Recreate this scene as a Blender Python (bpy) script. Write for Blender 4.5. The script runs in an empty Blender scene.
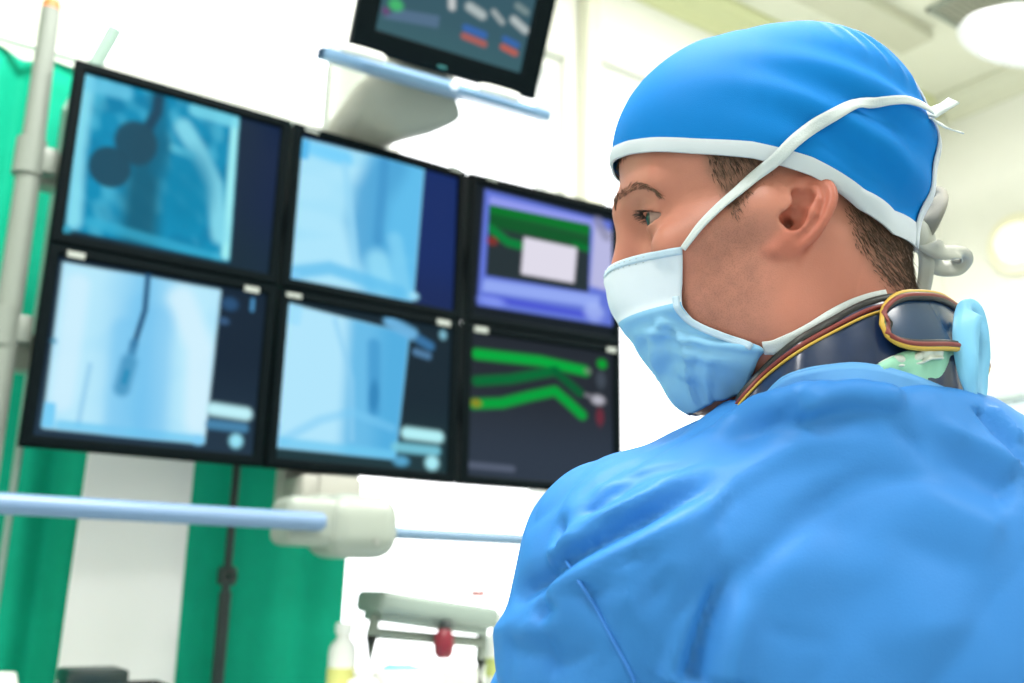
import bpy, bmesh, math, random
import numpy as np
from mathutils import Vector, Matrix, noise
from mathutils.bvhtree import BVHTree
random.seed(7); RNG = np.random.default_rng(7)
PI = math.pi
scene = bpy.context.scene
COL = scene.collection

# ------------------------------------------------------------------ frames
# camera frame solved from the monitor verticals: 35 mm lens, pitched up about 14 degrees
F = 961.0
CX, CY = 512.0, 341.5
CAM_Z = 1.38
TH = math.radians(33.4)                      # the room is turned 33.4 degrees to the camera
up = np.array([78, 3741, -961.]); up /= np.linalg.norm(up)
fw = np.array([0, 0, -1.]); fw -= up * fw.dot(up); fw /= np.linalg.norm(fw)
rt = np.cross(fw, up)
BAS = np.array([rt, fw, up])
C_, S_ = math.cos(TH), math.sin(TH)
ROOM = np.array([[C_, S_, 0], [-S_, C_, 0], [0, 0, 1.]])    # cg -> world

def cg2w(P):
    P = np.atleast_2d(np.asarray(P, float))
    return P @ ROOM.T + np.array([0, 0, CAM_Z])

def ray(x, y):                               # direction in the ground frame of the camera
    return BAS @ np.array([x - CX, -(y - CY), -F])

def cgp(x, y, Y):                            # point at forward distance Y
    r = ray(x, y); return r * (Y / r[1])

def at(x, y, n):                             # world point on the plane at room depth n
    r = ROOM @ ray(x, y); return r * (n / r[1]) + np.array([0, 0, CAM_Z])

def atx(x, y, s):
    r = ROOM @ ray(x, y); return r * (s / r[0]) + np.array([0, 0, CAM_Z])

def proj_cg(P):
    cam = P @ BAS
    return np.stack([CX + F * cam[:, 0] / -cam[:, 2], CY - F * cam[:, 1] / -cam[:, 2]], 1)

# ------------------------------------------------------------------ materials
def lin(c):
    c = [x / 255. for x in c]
    return tuple(x / 12.92 if x <= .04045 else ((x + .055) / 1.055) ** 2.4 for x in c) + (1.,)

MATS = {}
def mat(name, rgb, rough=.5, metal=0, noise_amt=.04, noise_scale=12, bump=0, bump_scale=200, spec=.5, sheen=0,
        sss=0, emit=0, coat=0, transmission=0):
    if name in MATS: return MATS[name]
    m = bpy.data.materials.new(name); m.use_nodes = True
    nt = m.node_tree; b = nt.nodes['Principled BSDF']
    base = lin(rgb)
    tc = nt.nodes.new('ShaderNodeTexCoord')
    nz = nt.nodes.new('ShaderNodeTexNoise'); nz.inputs['Scale'].default_value = noise_scale; nz.inputs['Detail'].default_value = 4
    nt.links.new(tc.outputs['Object'], nz.inputs['Vector'])
    mx = nt.nodes.new('ShaderNodeMix'); mx.data_type = 'RGBA'
    mx.inputs['A'].default_value = tuple(x * (1 - noise_amt) for x in base[:3]) + (1,)
    mx.inputs['B'].default_value = tuple(min(1, x * (1 + noise_amt)) for x in base[:3]) + (1,)
    nt.links.new(nz.outputs['Fac'], mx.inputs['Factor'])
    nt.links.new(mx.outputs['Result'], b.inputs['Base Color'])
    b.inputs['Roughness'].default_value = rough; b.inputs['Metallic'].default_value = metal
    b.inputs['Specular IOR Level'].default_value = spec
    if sheen: b.inputs['Sheen Weight'].default_value = sheen
    if coat: b.inputs['Coat Weight'].default_value = coat; b.inputs['Coat Roughness'].default_value = .1
    if transmission: b.inputs['Transmission Weight'].default_value = transmission
    if sss:
        b.inputs['Subsurface Weight'].default_value = sss; b.inputs['Subsurface Scale'].default_value = .004
        b.inputs['Subsurface Radius'].default_value = (1, .35, .2)
    if emit:
        b.inputs['Emission Color'].default_value = base; b.inputs['Emission Strength'].default_value = emit
    if bump:
        n2 = nt.nodes.new('ShaderNodeTexNoise'); n2.inputs['Scale'].default_value = bump_scale; n2.inputs['Detail'].default_value = 3
        nt.links.new(tc.outputs['Object'], n2.inputs['Vector'])
        bp = nt.nodes.new('ShaderNodeBump'); bp.inputs['Strength'].default_value = bump; bp.inputs['Distance'].default_value = .002
        nt.links.new(n2.outputs['Fac'], bp.inputs['Height']); nt.links.new(bp.outputs['Normal'], b.inputs['Normal'])
    MATS[name] = m
    return m

# ------------------------------------------------------------------ mesh pieces: (verts, faces) lists
def vf_box(c, s, bevel=.004, seg=2, R=None):
    bm = bmesh.new(); bmesh.ops.create_cube(bm, size=1)
    for v in bm.verts: v.co = Vector((v.co.x * s[0], v.co.y * s[1], v.co.z * s[2]))
    if bevel > 0:
        bmesh.ops.bevel(bm, geom=list(bm.edges), offset=min(bevel, min(s) * .49), segments=seg, affect='EDGES', profile=.5)
    bm.verts.ensure_lookup_table(); bm.verts.index_update()
    V = np.array([v.co[:] for v in bm.verts]); Fs = [[v.index for v in f.verts] for f in bm.faces]; bm.free()
    if R is not None: V = V @ np.asarray(R).T
    return V + np.asarray(c, float), Fs

def catmull(P, n=8, closed=False):
    P = np.asarray(P, float); N = len(P); out = []
    rng = range(N) if closed else range(N - 1)
    for i in rng:
        if closed: p0, p1, p2, p3 = P[(i - 1) % N], P[i], P[(i + 1) % N], P[(i + 2) % N]
        else: p0, p1, p2, p3 = P[max(i - 1, 0)], P[i], P[i + 1], P[min(i + 2, N - 1)]
        for k in range(n):
            t = k / n
            out.append(.5 * ((2 * p1) + (-p0 + p2) * t + (2 * p0 - 5 * p1 + 4 * p2 - p3) * t * t + (-p0 + 3 * p1 - 3 * p2 + p3) * t ** 3))
    if not closed: out.append(P[-1])
    return np.array(out)

def frames(P, closed=False, ref=(0, 0, 1)):
    P = np.asarray(P, float)
    T = np.gradient(P, axis=0)
    if closed: T = np.roll(P, -1, 0) - np.roll(P, 1, 0)
    T /= np.linalg.norm(T, axis=1)[:, None] + 1e-12
    ref = np.broadcast_to(np.asarray(ref, float), P.shape)
    A = np.cross(T, ref); n = np.linalg.norm(A, axis=1)
    bad = n < 1e-3
    if bad.any(): A[bad] = np.cross(T[bad], [1, 0.01, 0]); n = np.linalg.norm(A, axis=1)
    A /= n[:, None]; Bn = np.cross(A, T)
    return T, A, Bn

def vf_tube(P, r, n=12, closed=False, cap=True, flat=1.0):
    P = np.asarray(P, float); N = len(P); r = np.broadcast_to(np.asarray(r, float), (N,))
    T, A, Bn = frames(P, closed)
    V = []
    for i in range(N):
        for k in range(n):
            a = 2 * PI * k / n
            V.append(P[i] + r[i] * (math.cos(a) * A[i] + flat * math.sin(a) * Bn[i]))
    Fs = []
    for i in range(N if closed else N - 1):
        j = (i + 1) % N
        for k in range(n):
            k2 = (k + 1) % n
            Fs.append([i * n + k, i * n + k2, j * n + k2, j * n + k])
    if cap and not closed:
        Fs.append(list(range(n))[::-1]); Fs.append([(N - 1) * n + k for k in range(n)])
    return np.array(V), Fs

def vf_lathe(prof, c=(0, 0, 0), n=32, axis='z', R=None):
    V = []; Fs = []; M = len(prof)
    for r, z in prof:
        for k in range(n):
            a = 2 * PI * k / n; V.append((r * math.cos(a), r * math.sin(a), z))
    for i in range(M - 1):
        for k in range(n):
            k2 = (k + 1) % n
            Fs.append([i * n + k, i * n + k2, (i + 1) * n + k2, (i + 1) * n + k])
    Fs.append(list(range(n))[::-1]); Fs.append([(M - 1) * n + k for k in range(n)])
    V = np.array(V)
    if R is not None: V = V @ np.asarray(R).T
    return V + np.asarray(c, float), Fs

def vf_grid(G, closed_u=False):              # G[nv][nu] of points
    G = np.asarray(G, float); nv, nu, _ = G.shape
    Fs = []
    for i in range(nv - 1):
        for j in range(nu if closed_u else nu - 1):
            j2 = (j + 1) % nu
            Fs.append([i * nu + j, i * nu + j2, (i + 1) * nu + j2, (i + 1) * nu + j])
    return G.reshape(-1, 3), Fs

def vf_shell(G, th, closed_u=False, N=None):  # a thick sheet: grid + offset copy + rim
    G = np.asarray(G, float); nv, nu, _ = G.shape
    if N is None:
        du = np.gradient(G, axis=1); dv = np.gradient(G, axis=0)
        if closed_u: du = np.roll(G, -1, 1) - np.roll(G, 1, 1)
        N = np.cross(du, dv); N /= np.linalg.norm(N, axis=2)[..., None] + 1e-12
    H = G - N * th
    V1, F1 = vf_grid(G, closed_u); V2, F2 = vf_grid(H, closed_u)
    n = len(V1); Fs = F1 + [[i + n for i in f][::-1] for f in F2]
    def rim(idx):
        for a, b in zip(idx[:-1], idx[1:]): Fs.append([b, a, a + n, b + n])
    top = list(range(nu)) + ([0] if closed_u else []); bot = [(nv - 1) * nu + k for k in range(nu)] + ([(nv - 1) * nu] if closed_u else [])
    rim(top); rim(bot[::-1])
    if not closed_u:
        rim([i * nu for i in range(nv)][::-1]); rim([i * nu + nu - 1 for i in range(nv)])
    return np.vstack([V1, V2]), Fs

def vf_ribbon(P, N, w, th=.0007):            # flat band along P facing N
    P = np.asarray(P, float); N = np.asarray(N, float)
    T = np.gradient(P, axis=0); T /= np.linalg.norm(T, axis=1)[:, None]
    W = np.cross(T, N); W /= np.linalg.norm(W, axis=1)[:, None]
    w = np.broadcast_to(np.asarray(w, float), (len(P),))[:, None]
    G = np.stack([P - W * w / 2, P - W * w * .17, P + W * w * .17, P + W * w / 2], 1)
    return vf_shell(G, th)

def join(*L):
    V = []; Fs = []; n = 0
    for v, f in L:
        V.append(np.asarray(v)); Fs += [[i + n for i in q] for q in f]; n += len(v)
    return np.vstack(V), Fs

def rotz(a): c, s = math.cos(a), math.sin(a); return np.array([[c, -s, 0], [s, c, 0], [0, 0, 1.]])
def roty(a): c, s = math.cos(a), math.sin(a); return np.array([[c, 0, s], [0, 1, 0], [-s, 0, c]])
def rotx(a): c, s = math.cos(a), math.sin(a); return np.array([[1, 0, 0], [0, c, -s], [0, s, c]])

ORG = {}
def build(name, vf, m, parent=None, origin=None, smooth=True, mats=None, fmat=None, angle=40, recalc=True):
    V, Fs = vf
    V = np.asarray(V, float)
    if origin is None: origin = ((V.min(0) + V.max(0)) / 2); 
    origin = np.asarray(origin, float)
    me = bpy.data.meshes.new(name)
    me.from_pydata((V - origin).tolist(), [], Fs)
    me.update()
    if recalc:
        bm = bmesh.new(); bm.from_mesh(me); bmesh.ops.recalc_face_normals(bm, faces=bm.faces); bm.to_mesh(me); bm.free()
    o = bpy.data.objects.new(name, me); COL.objects.link(o)
    po = ORG.get(parent, np.zeros(3)) if parent else np.zeros(3)
    if parent: o.parent = parent
    o.location = (origin - po).tolist(); ORG[o] = origin
    for x in (mats or [m]): me.materials.append(x)
    if fmat is not None: me.polygons.foreach_set('material_index', np.asarray(fmat, np.int32))
    if smooth:
        me.polygons.foreach_set('use_smooth', [True] * len(me.polygons))
        if angle: me.set_sharp_from_angle(angle=math.radians(angle))
    return o

def tag(o, label, cat, group=None, kind=None):
    if label: o['label'] = label
    if cat: o['category'] = cat
    if group: o['group'] = group
    if kind: o['kind'] = kind
    return o

def thing(name, label, cat, loc, group=None):
    o = bpy.data.objects.new(name, None); COL.objects.link(o); o.empty_display_size = .1
    o.location = tuple(loc); ORG[o] = np.asarray(loc, float)
    return tag(o, label, cat, group)

def struct(name, vf, m, parent=None, **k):
    o = build(name, vf, m, parent, **k)
    o['kind'] = 'structure'
    return o
# ================================================================== ROOM
WALL_N = 2.5; RIGHT_S = 4.1; CEIL = 3.72; LEFT_S = -2.2; NEAR_N = -2.6
m_wall = mat('wall_paint', (238, 238, 230), .7, noise_amt=.02, bump=.05)
m_ceil = mat('ceiling_paint', (236, 236, 220), .8, noise_amt=.02)
m_floor = mat('vinyl_floor', (170, 185, 185), .35, noise_amt=.06, noise_scale=5)
m_trim = mat('cornice_paint', (222, 224, 178), .6)
m_frame = mat('window_frame_paint', (236, 238, 232), .4)
struct('floor', vf_box(((LEFT_S + RIGHT_S) / 2, (WALL_N + NEAR_N) / 2, -.05), (RIGHT_S - LEFT_S + .4, WALL_N - NEAR_N + .4, .1), 0), m_floor)
struct('ceiling', vf_box(((LEFT_S + RIGHT_S) / 2, (WALL_N + NEAR_N) / 2, CEIL + .05), (RIGHT_S - LEFT_S + .4, WALL_N - NEAR_N + .4, .1), 0), m_ceil)
# back wall with two window openings (pieces of one mesh)
W1 = (.25, 1.86, 1.10, 3.25); W2 = (2.02, 2.62, 1.10, 3.30)
def wallpiece(s0, s1, z0, z1): return vf_box(((s0 + s1) / 2, WALL_N + .1, (z0 + z1) / 2), (s1 - s0, .2, z1 - z0), 0)
ps = [wallpiece(LEFT_S, W1[0], 0, CEIL), wallpiece(W1[1], W2[0], 0, CEIL), wallpiece(W2[1], RIGHT_S + .2, 0, CEIL)]
for w in (W1, W2): ps += [wallpiece(w[0], w[1], 0, w[2]), wallpiece(w[0], w[1], w[3], CEIL)]
struct('wall_back', join(*ps), m_wall, smooth=False)
struct('wall_right', vf_box((RIGHT_S + .1, (WALL_N + NEAR_N) / 2, CEIL / 2), (.2, WALL_N - NEAR_N, CEIL), 0), m_wall, smooth=False)

def glass_mat():
    m = bpy.data.materials.new('window_glass'); m.use_nodes = True; nt = m.node_tree
    b = nt.nodes['Principled BSDF']; b.inputs['Base Color'].default_value = (1, 1, 1, 1); b.inputs['Roughness'].default_value = .0
    b.inputs['Transmission Weight'].default_value = 1; b.inputs['IOR'].default_value = 1.05
    return m
m_glass = glass_mat()
for i, w in enumerate((W1, W2)):
    s0, s1, z0, z1 = w; t = .05
    fr = [vf_box((s0 + t / 2, WALL_N + .08, (z0 + z1) / 2), (t, .08, z1 - z0), .0), vf_box((s1 - t / 2, WALL_N + .08, (z0 + z1) / 2), (t, .08, z1 - z0), .0),
          vf_box(((s0 + s1) / 2, WALL_N + .08, z0 + t / 2), (s1 - s0 - 2 * t + .004, .074, t), .0), vf_box(((s0 + s1) / 2, WALL_N + .08, z1 - t / 2), (s1 - s0 - 2 * t + .004, .074, t), .0)]
    if i == 0: fr.append(vf_box(((s0 + s1) / 2, WALL_N + .08, (z0 + z1) / 2), (t, .07, z1 - z0), .006))
    wo = struct('window_%d' % (i + 1), join(*fr), m_frame)
    build('window_pane', vf_box(((s0 + s1) / 2, WALL_N + .09, (z0 + z1) / 2), (s1 - s0 - 2 * t + .01, .006, z1 - z0 - 2 * t + .01), 0), m_glass, wo)
    build('window_sill', vf_box(((s0 + s1) / 2, WALL_N - .03, z0 - .015), (s1 - s0 + .06, .12, .03), .006), m_frame, wo)
# cornices
def cornice(a, b, inward):
    prof = [(0, 0), (.11, 0), (.11, -.02), (.07, -.035), (.035, -.07), (.02, -.11), (0, -.11)]
    V = []
    for p in (a, b):
        for u, z in prof: V.append((p[0] + inward[0] * u, p[1] + inward[1] * u, CEIL + z))
    n = len(prof); Fs = [[k, (k + 1) % n, (k + 1) % n + n, k + n] for k in range(n)] + [list(range(n))[::-1], [k + n for k in range(n)]]
    return np.array(V), Fs
struct('trim_1', cornice((LEFT_S, WALL_N), (RIGHT_S, WALL_N), (0, -1)), m_trim, smooth=False)
struct('trim_2', cornice((RIGHT_S, WALL_N - .11), (RIGHT_S, NEAR_N), (-1, 0)), mat('cornice_cream', (226, 226, 208), .6), smooth=False)
struct('baseboard_back', vf_box(((LEFT_S + RIGHT_S) / 2, WALL_N - .008, .06), (RIGHT_S - LEFT_S, .016, .12), .003), m_frame)
struct('baseboard_right', vf_box((RIGHT_S - .008, (WALL_N + NEAR_N) / 2, .06), (.016, WALL_N - NEAR_N - .04, .12), .003), m_frame)
# ceiling service beam running beside the back wall
struct('trim_3', vf_box(((LEFT_S + RIGHT_S) / 2 - .3, 2.12, CEIL - .03), (5.6, .16, .06), .01), mat('beam_paint', (206, 206, 186), .6))
# pipe boxing on the wall between the windows
struct('trim_4', vf_box((1.94, WALL_N - .03, 1.85), (.06, .06, 3.5), .006), mat('boxing_paint', (222, 222, 204), .6))

struct('wall_left', vf_box((LEFT_S - .1, (WALL_N + NEAR_N) / 2, CEIL / 2), (.2, WALL_N - NEAR_N, CEIL), 0), m_wall, smooth=False)
struct('wall_near', vf_box(((LEFT_S + RIGHT_S) / 2, NEAR_N - .1, CEIL / 2), (RIGHT_S - LEFT_S + .4, .2, CEIL), 0), m_wall, smooth=False)
# ================================================================== MONITORS
m_bezel = mat('monitor_plastic', (4, 13, 16), .55, noise_amt=.05, spec=.05)
m_back = mat('monitor_back', (40, 46, 52), .5)
m_label = mat('label_white', (150, 156, 150), .6)
m_grey = mat('equipment_grey', (152, 160, 150), .4)
m_white = mat('equipment_white', (240, 241, 236), .4)
m_rail = mat('rail_bluegrey', (112, 140, 174), .35)
m_pole = mat('pole_grey', (126, 134, 126), .4)

def screen_mat(name, strength=1.22):
    m = bpy.data.materials.new(name); m.use_nodes = True; nt = m.node_tree
    b = nt.nodes['Principled BSDF']; b.inputs['Base Color'].default_value = (.001, .001, .0015, 1); b.inputs['Roughness'].default_value = .3; b.inputs['Specular IOR Level'].default_value = .01
    a = nt.nodes.new('ShaderNodeVertexColor'); a.layer_name = 'picture'
    nt.links.new(a.outputs['Color'], b.inputs['Emission Color']); b.inputs['Emission Strength'].default_value = strength
    return m
m_screen = screen_mat('screen_picture')

def sm(x, e0, e1):
    t = np.clip((x - e0) / (e1 - e0), 0, 1); return t * t * (3 - 2 * t)
class Paint:                                  # an emissive picture described in screen pixels of a 4:3-ish raster
    def __init__(s, nu, nv, px2uv, bg):
        s.u, s.v = np.meshgrid(np.linspace(0, 1, nu), np.linspace(0, 1, nv)); s.q = px2uv; s.asp = .376 / .301
        s.img = np.zeros((nv, nu, 3)) + np.array(lin(bg)[:3])
    def mix(s, a, col): s.img = s.img * (1 - a[..., None]) + np.array(lin(col)[:3]) * a[..., None]
    def rect(s, pts, col, soft=.012, a=1):
        P = np.array([s.q(*p) for p in pts]); m = np.ones_like(s.u); c = P.mean(0)
        for i in range(len(P)):
            p, r = P[i], P[(i + 1) % len(P)]; d = r - p; n = np.array([-d[1], d[0]]); n /= np.linalg.norm(n)
            if n.dot(c - p) < 0: n = -n
            m *= sm((s.u - p[0]) * n[0] + (s.v - p[1]) * n[1], -soft, soft)
        s.mix(m * a, col); return m
    def blob(s, p, rx, ry, col, a=1, hard=.5, clip=None):
        c = s.q(*p); sc = s.scale
        d = np.sqrt(((s.u - c[0]) / (rx * sc[0])) ** 2 + ((s.v - c[1]) / (ry * sc[1])) ** 2)
        m = (1 - sm(d, hard, 2 - hard)) * a
        if clip is not None: m = m * clip
        s.mix(m, col)
    def line(s, pts, w, col, a=1, clip=None):
        P = [s.q(*p) for p in pts]; sc = s.scale; best = np.full_like(s.u, 1e6)
        for p, r in zip(P[:-1], P[1:]):
            ax, ay = (s.u - p[0]) / sc[0], (s.v - p[1]) / sc[1]; bx, by = (r[0] - p[0]) / sc[0], (r[1] - p[1]) / sc[1]
            h = np.clip((ax * bx + ay * by) / (bx * bx + by * by), 0, 1)
            best = np.minimum(best, np.hypot(ax - h * bx, ay - h * by))
        m = (1 - sm(best, w * .22, w * .85)) * a
        if clip is not None: m = m * clip
        s.mix(m, col)

def monitor(label, bl, ang, w, h, painter, stickers, group, tilt=0, nu=130, nv=104, name='display_monitor', bz=.02):
    """bl: world bottom-left-front corner; ang: turn about z; tilt: top leans to the room"""
    R = rotz(ang) @ rotx(tilt)
    bl = np.asarray(bl, float)
    T = lambda P: np.asarray(P, float) @ R.T + bl
    t = thing(name, label, 'monitor', bl, group)
    TT = lambda vf: (T(vf[0]), vf[1])
    iw, ih = w - 2 * bz, h - 2 * bz
    # bezel: a picture-frame ring with a chamfered inner lip, one mesh
    def ring(a, y): return [(a, y, a), (w - a, y, a), (w - a, y, h - a), (a, y, h - a)]
    loops = [ring(.004, .03), ring(0, .026), ring(0, .004), ring(.004, 0), ring(bz - .004, 0), ring(bz, .004), ring(bz, .012)]
    V = np.array([p for L in loops for p in L]); Fs = []
    for i in range(len(loops) - 1):
        for k in range(4): Fs.append([i * 4 + k, i * 4 + (k + 1) % 4, (i + 1) * 4 + (k + 1) % 4, (i + 1) * 4 + k])
    build('bezel', TT((V, Fs)), m_bezel, t, smooth=False)
    build('housing', TT(join(vf_box((w / 2, .042, h / 2), (w - .02, .044, h - .02), .012), vf_box((w / 2, .075, h / 2), (w * .55, .03, h * .5), .01))), m_back, t)
    # screen
    def px2uv(x, y):
        d = ROOM @ ray(x, y); o = np.array([0, 0, CAM_Z]); n = R[:, 1]; p0 = bl + n * .0115
        q = o + d * ((p0 - o).dot(n) / d.dot(n)) - bl
        l = R.T @ q; return np.array([(l[0] - bz) / iw, 1 - (l[2] - bz) / ih])
    pa = Paint(nu, nv, px2uv, (20, 30, 40))
    c0 = px2uv(*proj_w(T([(w / 2, .0115, h / 2)]))[0]); pc = proj_w(T([(w / 2, .0115, h / 2)]))[0]
    pa.scale = (abs(px2uv(pc[0] + 5, pc[1])[0] - c0[0]) / 5, abs(px2uv(pc[0], pc[1] + 5)[1] - c0[1]) / 5)
    painter(pa)
    lum = pa.img.mean(2, keepdims=True); pa.img = pa.img * (.98 + .04 * np.clip(lum * 1.8, 0, 1))
    G = np.zeros((nv, nu, 3)); G[..., 0] = bz + pa.u * iw; G[..., 2] = bz + (1 - pa.v) * ih; G[..., 1] = .0115
    G2, GF = vf_grid(G)
    so = build('screen', (T(G2), GF), m_screen, t, recalc=False, smooth=False)
    at_ = so.data.color_attributes.new('picture', 'FLOAT_COLOR', 'POINT')
    c = np.ones((nu * nv, 4)); c[:, :3] = np.clip(pa.img.reshape(-1, 3), 0, 1); at_.data.foreach_set('color', c.ravel().astype(np.float32))
    for (x, y, sw, sh) in stickers:
        u, v = px2uv(x, y); 
        build('label_sticker', TT(vf_box((bz + u * iw, -.0008, bz + (1 - v) * ih), (sw, .0016, sh), .0006)), m_label, t)
    return t, R, bl

def proj_w(P):
    P = np.atleast_2d(P); cg = (P - np.array([0, 0, CAM_Z])) @ ROOM
    return proj_cg(cg)

def fuzz(p, scale, seed, lo=-1, hi=1):
    n = np.zeros_like(p.u); r = np.random.default_rng(seed)
    for k in range(5):
        a, b = r.normal(size=2) * scale; n += np.sin(p.u * a + p.v * b + r.uniform(0, 6))
    return n / 3

def p_tl(p):
    p.img[:] = lin((28, 46, 66))[:3]; p.mix(sm(p.u, .75, 1) * .6, (24, 40, 76)); p.mix(sm(p.v, .5, 1) * .5, (30, 52, 56))
    C = p.rect([(82, 73), (239, 116), (229, 262), (66, 229)], (18, 142, 184), .012)
    p.mix(np.clip(fuzz(p, 16, 3), 0, 1) * .5 * C, (90, 200, 228)); p.mix(np.clip(fuzz(p, 24, 5), 0, 1) * .3 * C, (10, 96, 140))
    p.line([(86, 80), (76, 150), (72, 220)], 16, (140, 226, 244), .85, C); p.line([(90, 84), (125, 92)], 14, (110, 205, 235), .7, C)
    p.line([(236, 122), (226, 255)], 9, (160, 240, 245), .95, C); p.line([(195, 110), (235, 122)], 12, (120, 215, 235), .8, C)
    p.line([(184, 128), (200, 155), (214, 185), (220, 235)], 17, (135, 220, 238), .85, C); p.line([(172, 148), (192, 156)], 8, (100, 205, 230), .8, C)
    p.line([(150, 145), (143, 190), (138, 250)], 34, (22, 96, 122), .95, C); p.line([(158, 95), (160, 170)], 18, (18, 108, 140), .8, C)
    p.blob((188, 190), 26, 40, (8, 132, 172), .8, .6, C)
    p.line([(160, 90), (157, 112), (148, 128)], 10, (30, 72, 96), 1, C)
    p.blob((110, 167), 20, 20, (34, 78, 98), .97, .88, C); p.blob((136, 143), 21, 22, (34, 78, 98), .97, .85, C)
    p.line([(90, 222), (215, 258)], 9, (60, 180, 215), .6, C)
    p.blob((66, 229), 5, 4, (60, 170, 200), .8); p.blob((72, 150), 2.5, 2.5, (40, 110, 150), .8)
def p_tm(p):
    p.img[:] = lin((26, 38, 72))[:3]; p.mix(sm(p.u, .65, .8), (28, 48, 104)); p.mix(sm(p.v, .6, 1) * .4, (30, 40, 70))
    C = p.rect([(302, 138), (424, 168), (413, 301), (290, 278)], (172, 228, 250), .012)
    u0 = p.q(368, 200)[0]
    p.mix(sm(p.u, u0 - .09, u0 + .1) * C, (96, 188, 234)); p.mix(np.clip(fuzz(p, 12, 9), 0, 1) * .25 * C, (120, 205, 240))
    p.line([(305, 146), (345, 158)], 14, (110, 205, 250), .8, C)
    p.line([(390, 165), (372, 195), (366, 225), (372, 250)], 34, (78, 164, 214), .9, C); p.line([(385, 160), (378, 240)], 9, (60, 140, 196), .5, C)
    p.line([(345, 165), (352, 225), (356, 280)], 7, (150, 215, 245), .7, C)
    p.line([(378, 262), (384, 285)], 22, (150, 222, 248), .8, C); p.line([(395, 240), (405, 295)], 14, (140, 216, 246), .5, C)
    p.line([(296, 272), (330, 268), (400, 292)], 12, (96, 190, 236), .8, C)
    p.rect([(290, 136), (310, 141), (308, 160), (288, 156)], (90, 185, 235), .01); p.rect([(284, 270), (300, 272), (299, 279), (283, 278)], (130, 205, 245), .01)
    p.blob((414, 296), 5, 4, (160, 225, 250), .9); p.blob((292, 197), 3, 3, (70, 140, 180), .8)
def p_tr(p):
    p.img[:] = lin((26, 34, 40))[:3]
    C = p.rect([(485, 189), (620, 224), (617, 327), (477, 305)], (98, 118, 214), .012)
    p.rect([(490, 196), (600, 222), (599, 230), (489, 204)], (150, 158, 240), .012, .9)
    p.rect([(490, 205), (590, 225), (588, 292), (486, 275)], (40, 52, 56), .012)
    D = p.rect([(490, 205), (590, 225), (588, 292), (486, 275)], (40, 52, 56), .012)
    p.line([(490, 208), (540, 218), (590, 230)], 13, (6, 118, 44), 1, D); p.line([(490, 220), (540, 232), (590, 244)], 12, (10, 92, 40), .9, D)
    p.line([(490, 228), (508, 242), (530, 248)], 8, (0, 134, 60), .9, D); p.line([(575, 245), (590, 250)], 6, (0, 120, 50), .9, D); p.blob((492, 241), 5, 4, (150, 50, 40), .7)
    p.rect([(524, 237), (577, 248), (574, 283), (521, 274)], (222, 218, 232), .014)
    p.rect([(594, 226), (613, 232), (612, 292), (590, 286)], (190, 190, 226), .02, .9); p.line([(598, 222), (606, 236)], 10, (140, 140, 170), .8)
    p.rect([(484, 279), (600, 296), (599, 308), (482, 291)], (150, 172, 244), .02, .9); p.line([(488, 298), (600, 317)], 5, (70, 80, 210), .9)
    p.blob((492, 301), 12, 4, (130, 150, 240), .9); p.blob((594, 312), 10, 9, (170, 190, 250), .7)
def p_bl(p):
    p.img[:] = lin((26, 42, 58))[:3]; p.mix(sm(p.v, .4, 1) * .5, (44, 66, 84))
    C = p.rect([(63, 262), (221, 290), (204, 444), (42, 428)], (184, 232, 250), .012)
    u0 = p.q(140, 350)[0]
    p.mix(np.exp(-((p.u - u0 + .02 * np.sin(p.v * 5)) / .13) ** 2) * .95 * C, (118, 196, 238)); p.mix(np.clip(fuzz(p, 14, 12), 0, 1) * .3 * C, (150, 214, 244))
    p.line([(182, 300), (200, 350), (198, 420)], 26, (212, 240, 252), .8, C); p.line([(78, 285), (62, 400)], 20, (206, 238, 252), .8, C)
    p.line([(90, 365), (78, 425)], 5, (150, 205, 235), .8, C); p.line([(60, 425), (200, 440)], 9, (110, 200, 240), .8, C)
    p.line([(124, 330), (116, 430)], 22, (120, 196, 238), .6, C); p.line([(158, 320), (150, 430)], 30, (110, 190, 236), .5, C)
    p.line([(148, 276), (145, 310), (134, 345)], 5.5, (36, 84, 124), .95); p.line([(134, 343), (132, 352)], 8, (60, 130, 175), .9)
    p.line([(129, 362), (122, 388)], 15, (74, 152, 196), .95, C); p.line([(127, 372), (124, 382)], 5, (36, 140, 186), .9, C)
    p.rect([(45, 402), (56, 403), (54, 428), (41, 427)], (120, 205, 245), .008); p.blob((198, 440), 6, 5, (130, 205, 245), .9)
    p.line([(213, 409), (246, 414)], 12, (190, 240, 248), 1); p.line([(210, 424), (244, 428)], 9, (74, 136, 176), .9); p.blob((236, 441), 7, 7, (150, 225, 245), 1)
    p.blob((230, 304), 9, 7, (44, 84, 124), .9); p.blob((224, 321), 6, 4, (60, 96, 136), .8); p.line([(253, 300), (252, 310)], 4, (80, 150, 200), .9); p.blob((54, 341), 3, 3, (80, 150, 180), .8)
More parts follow.
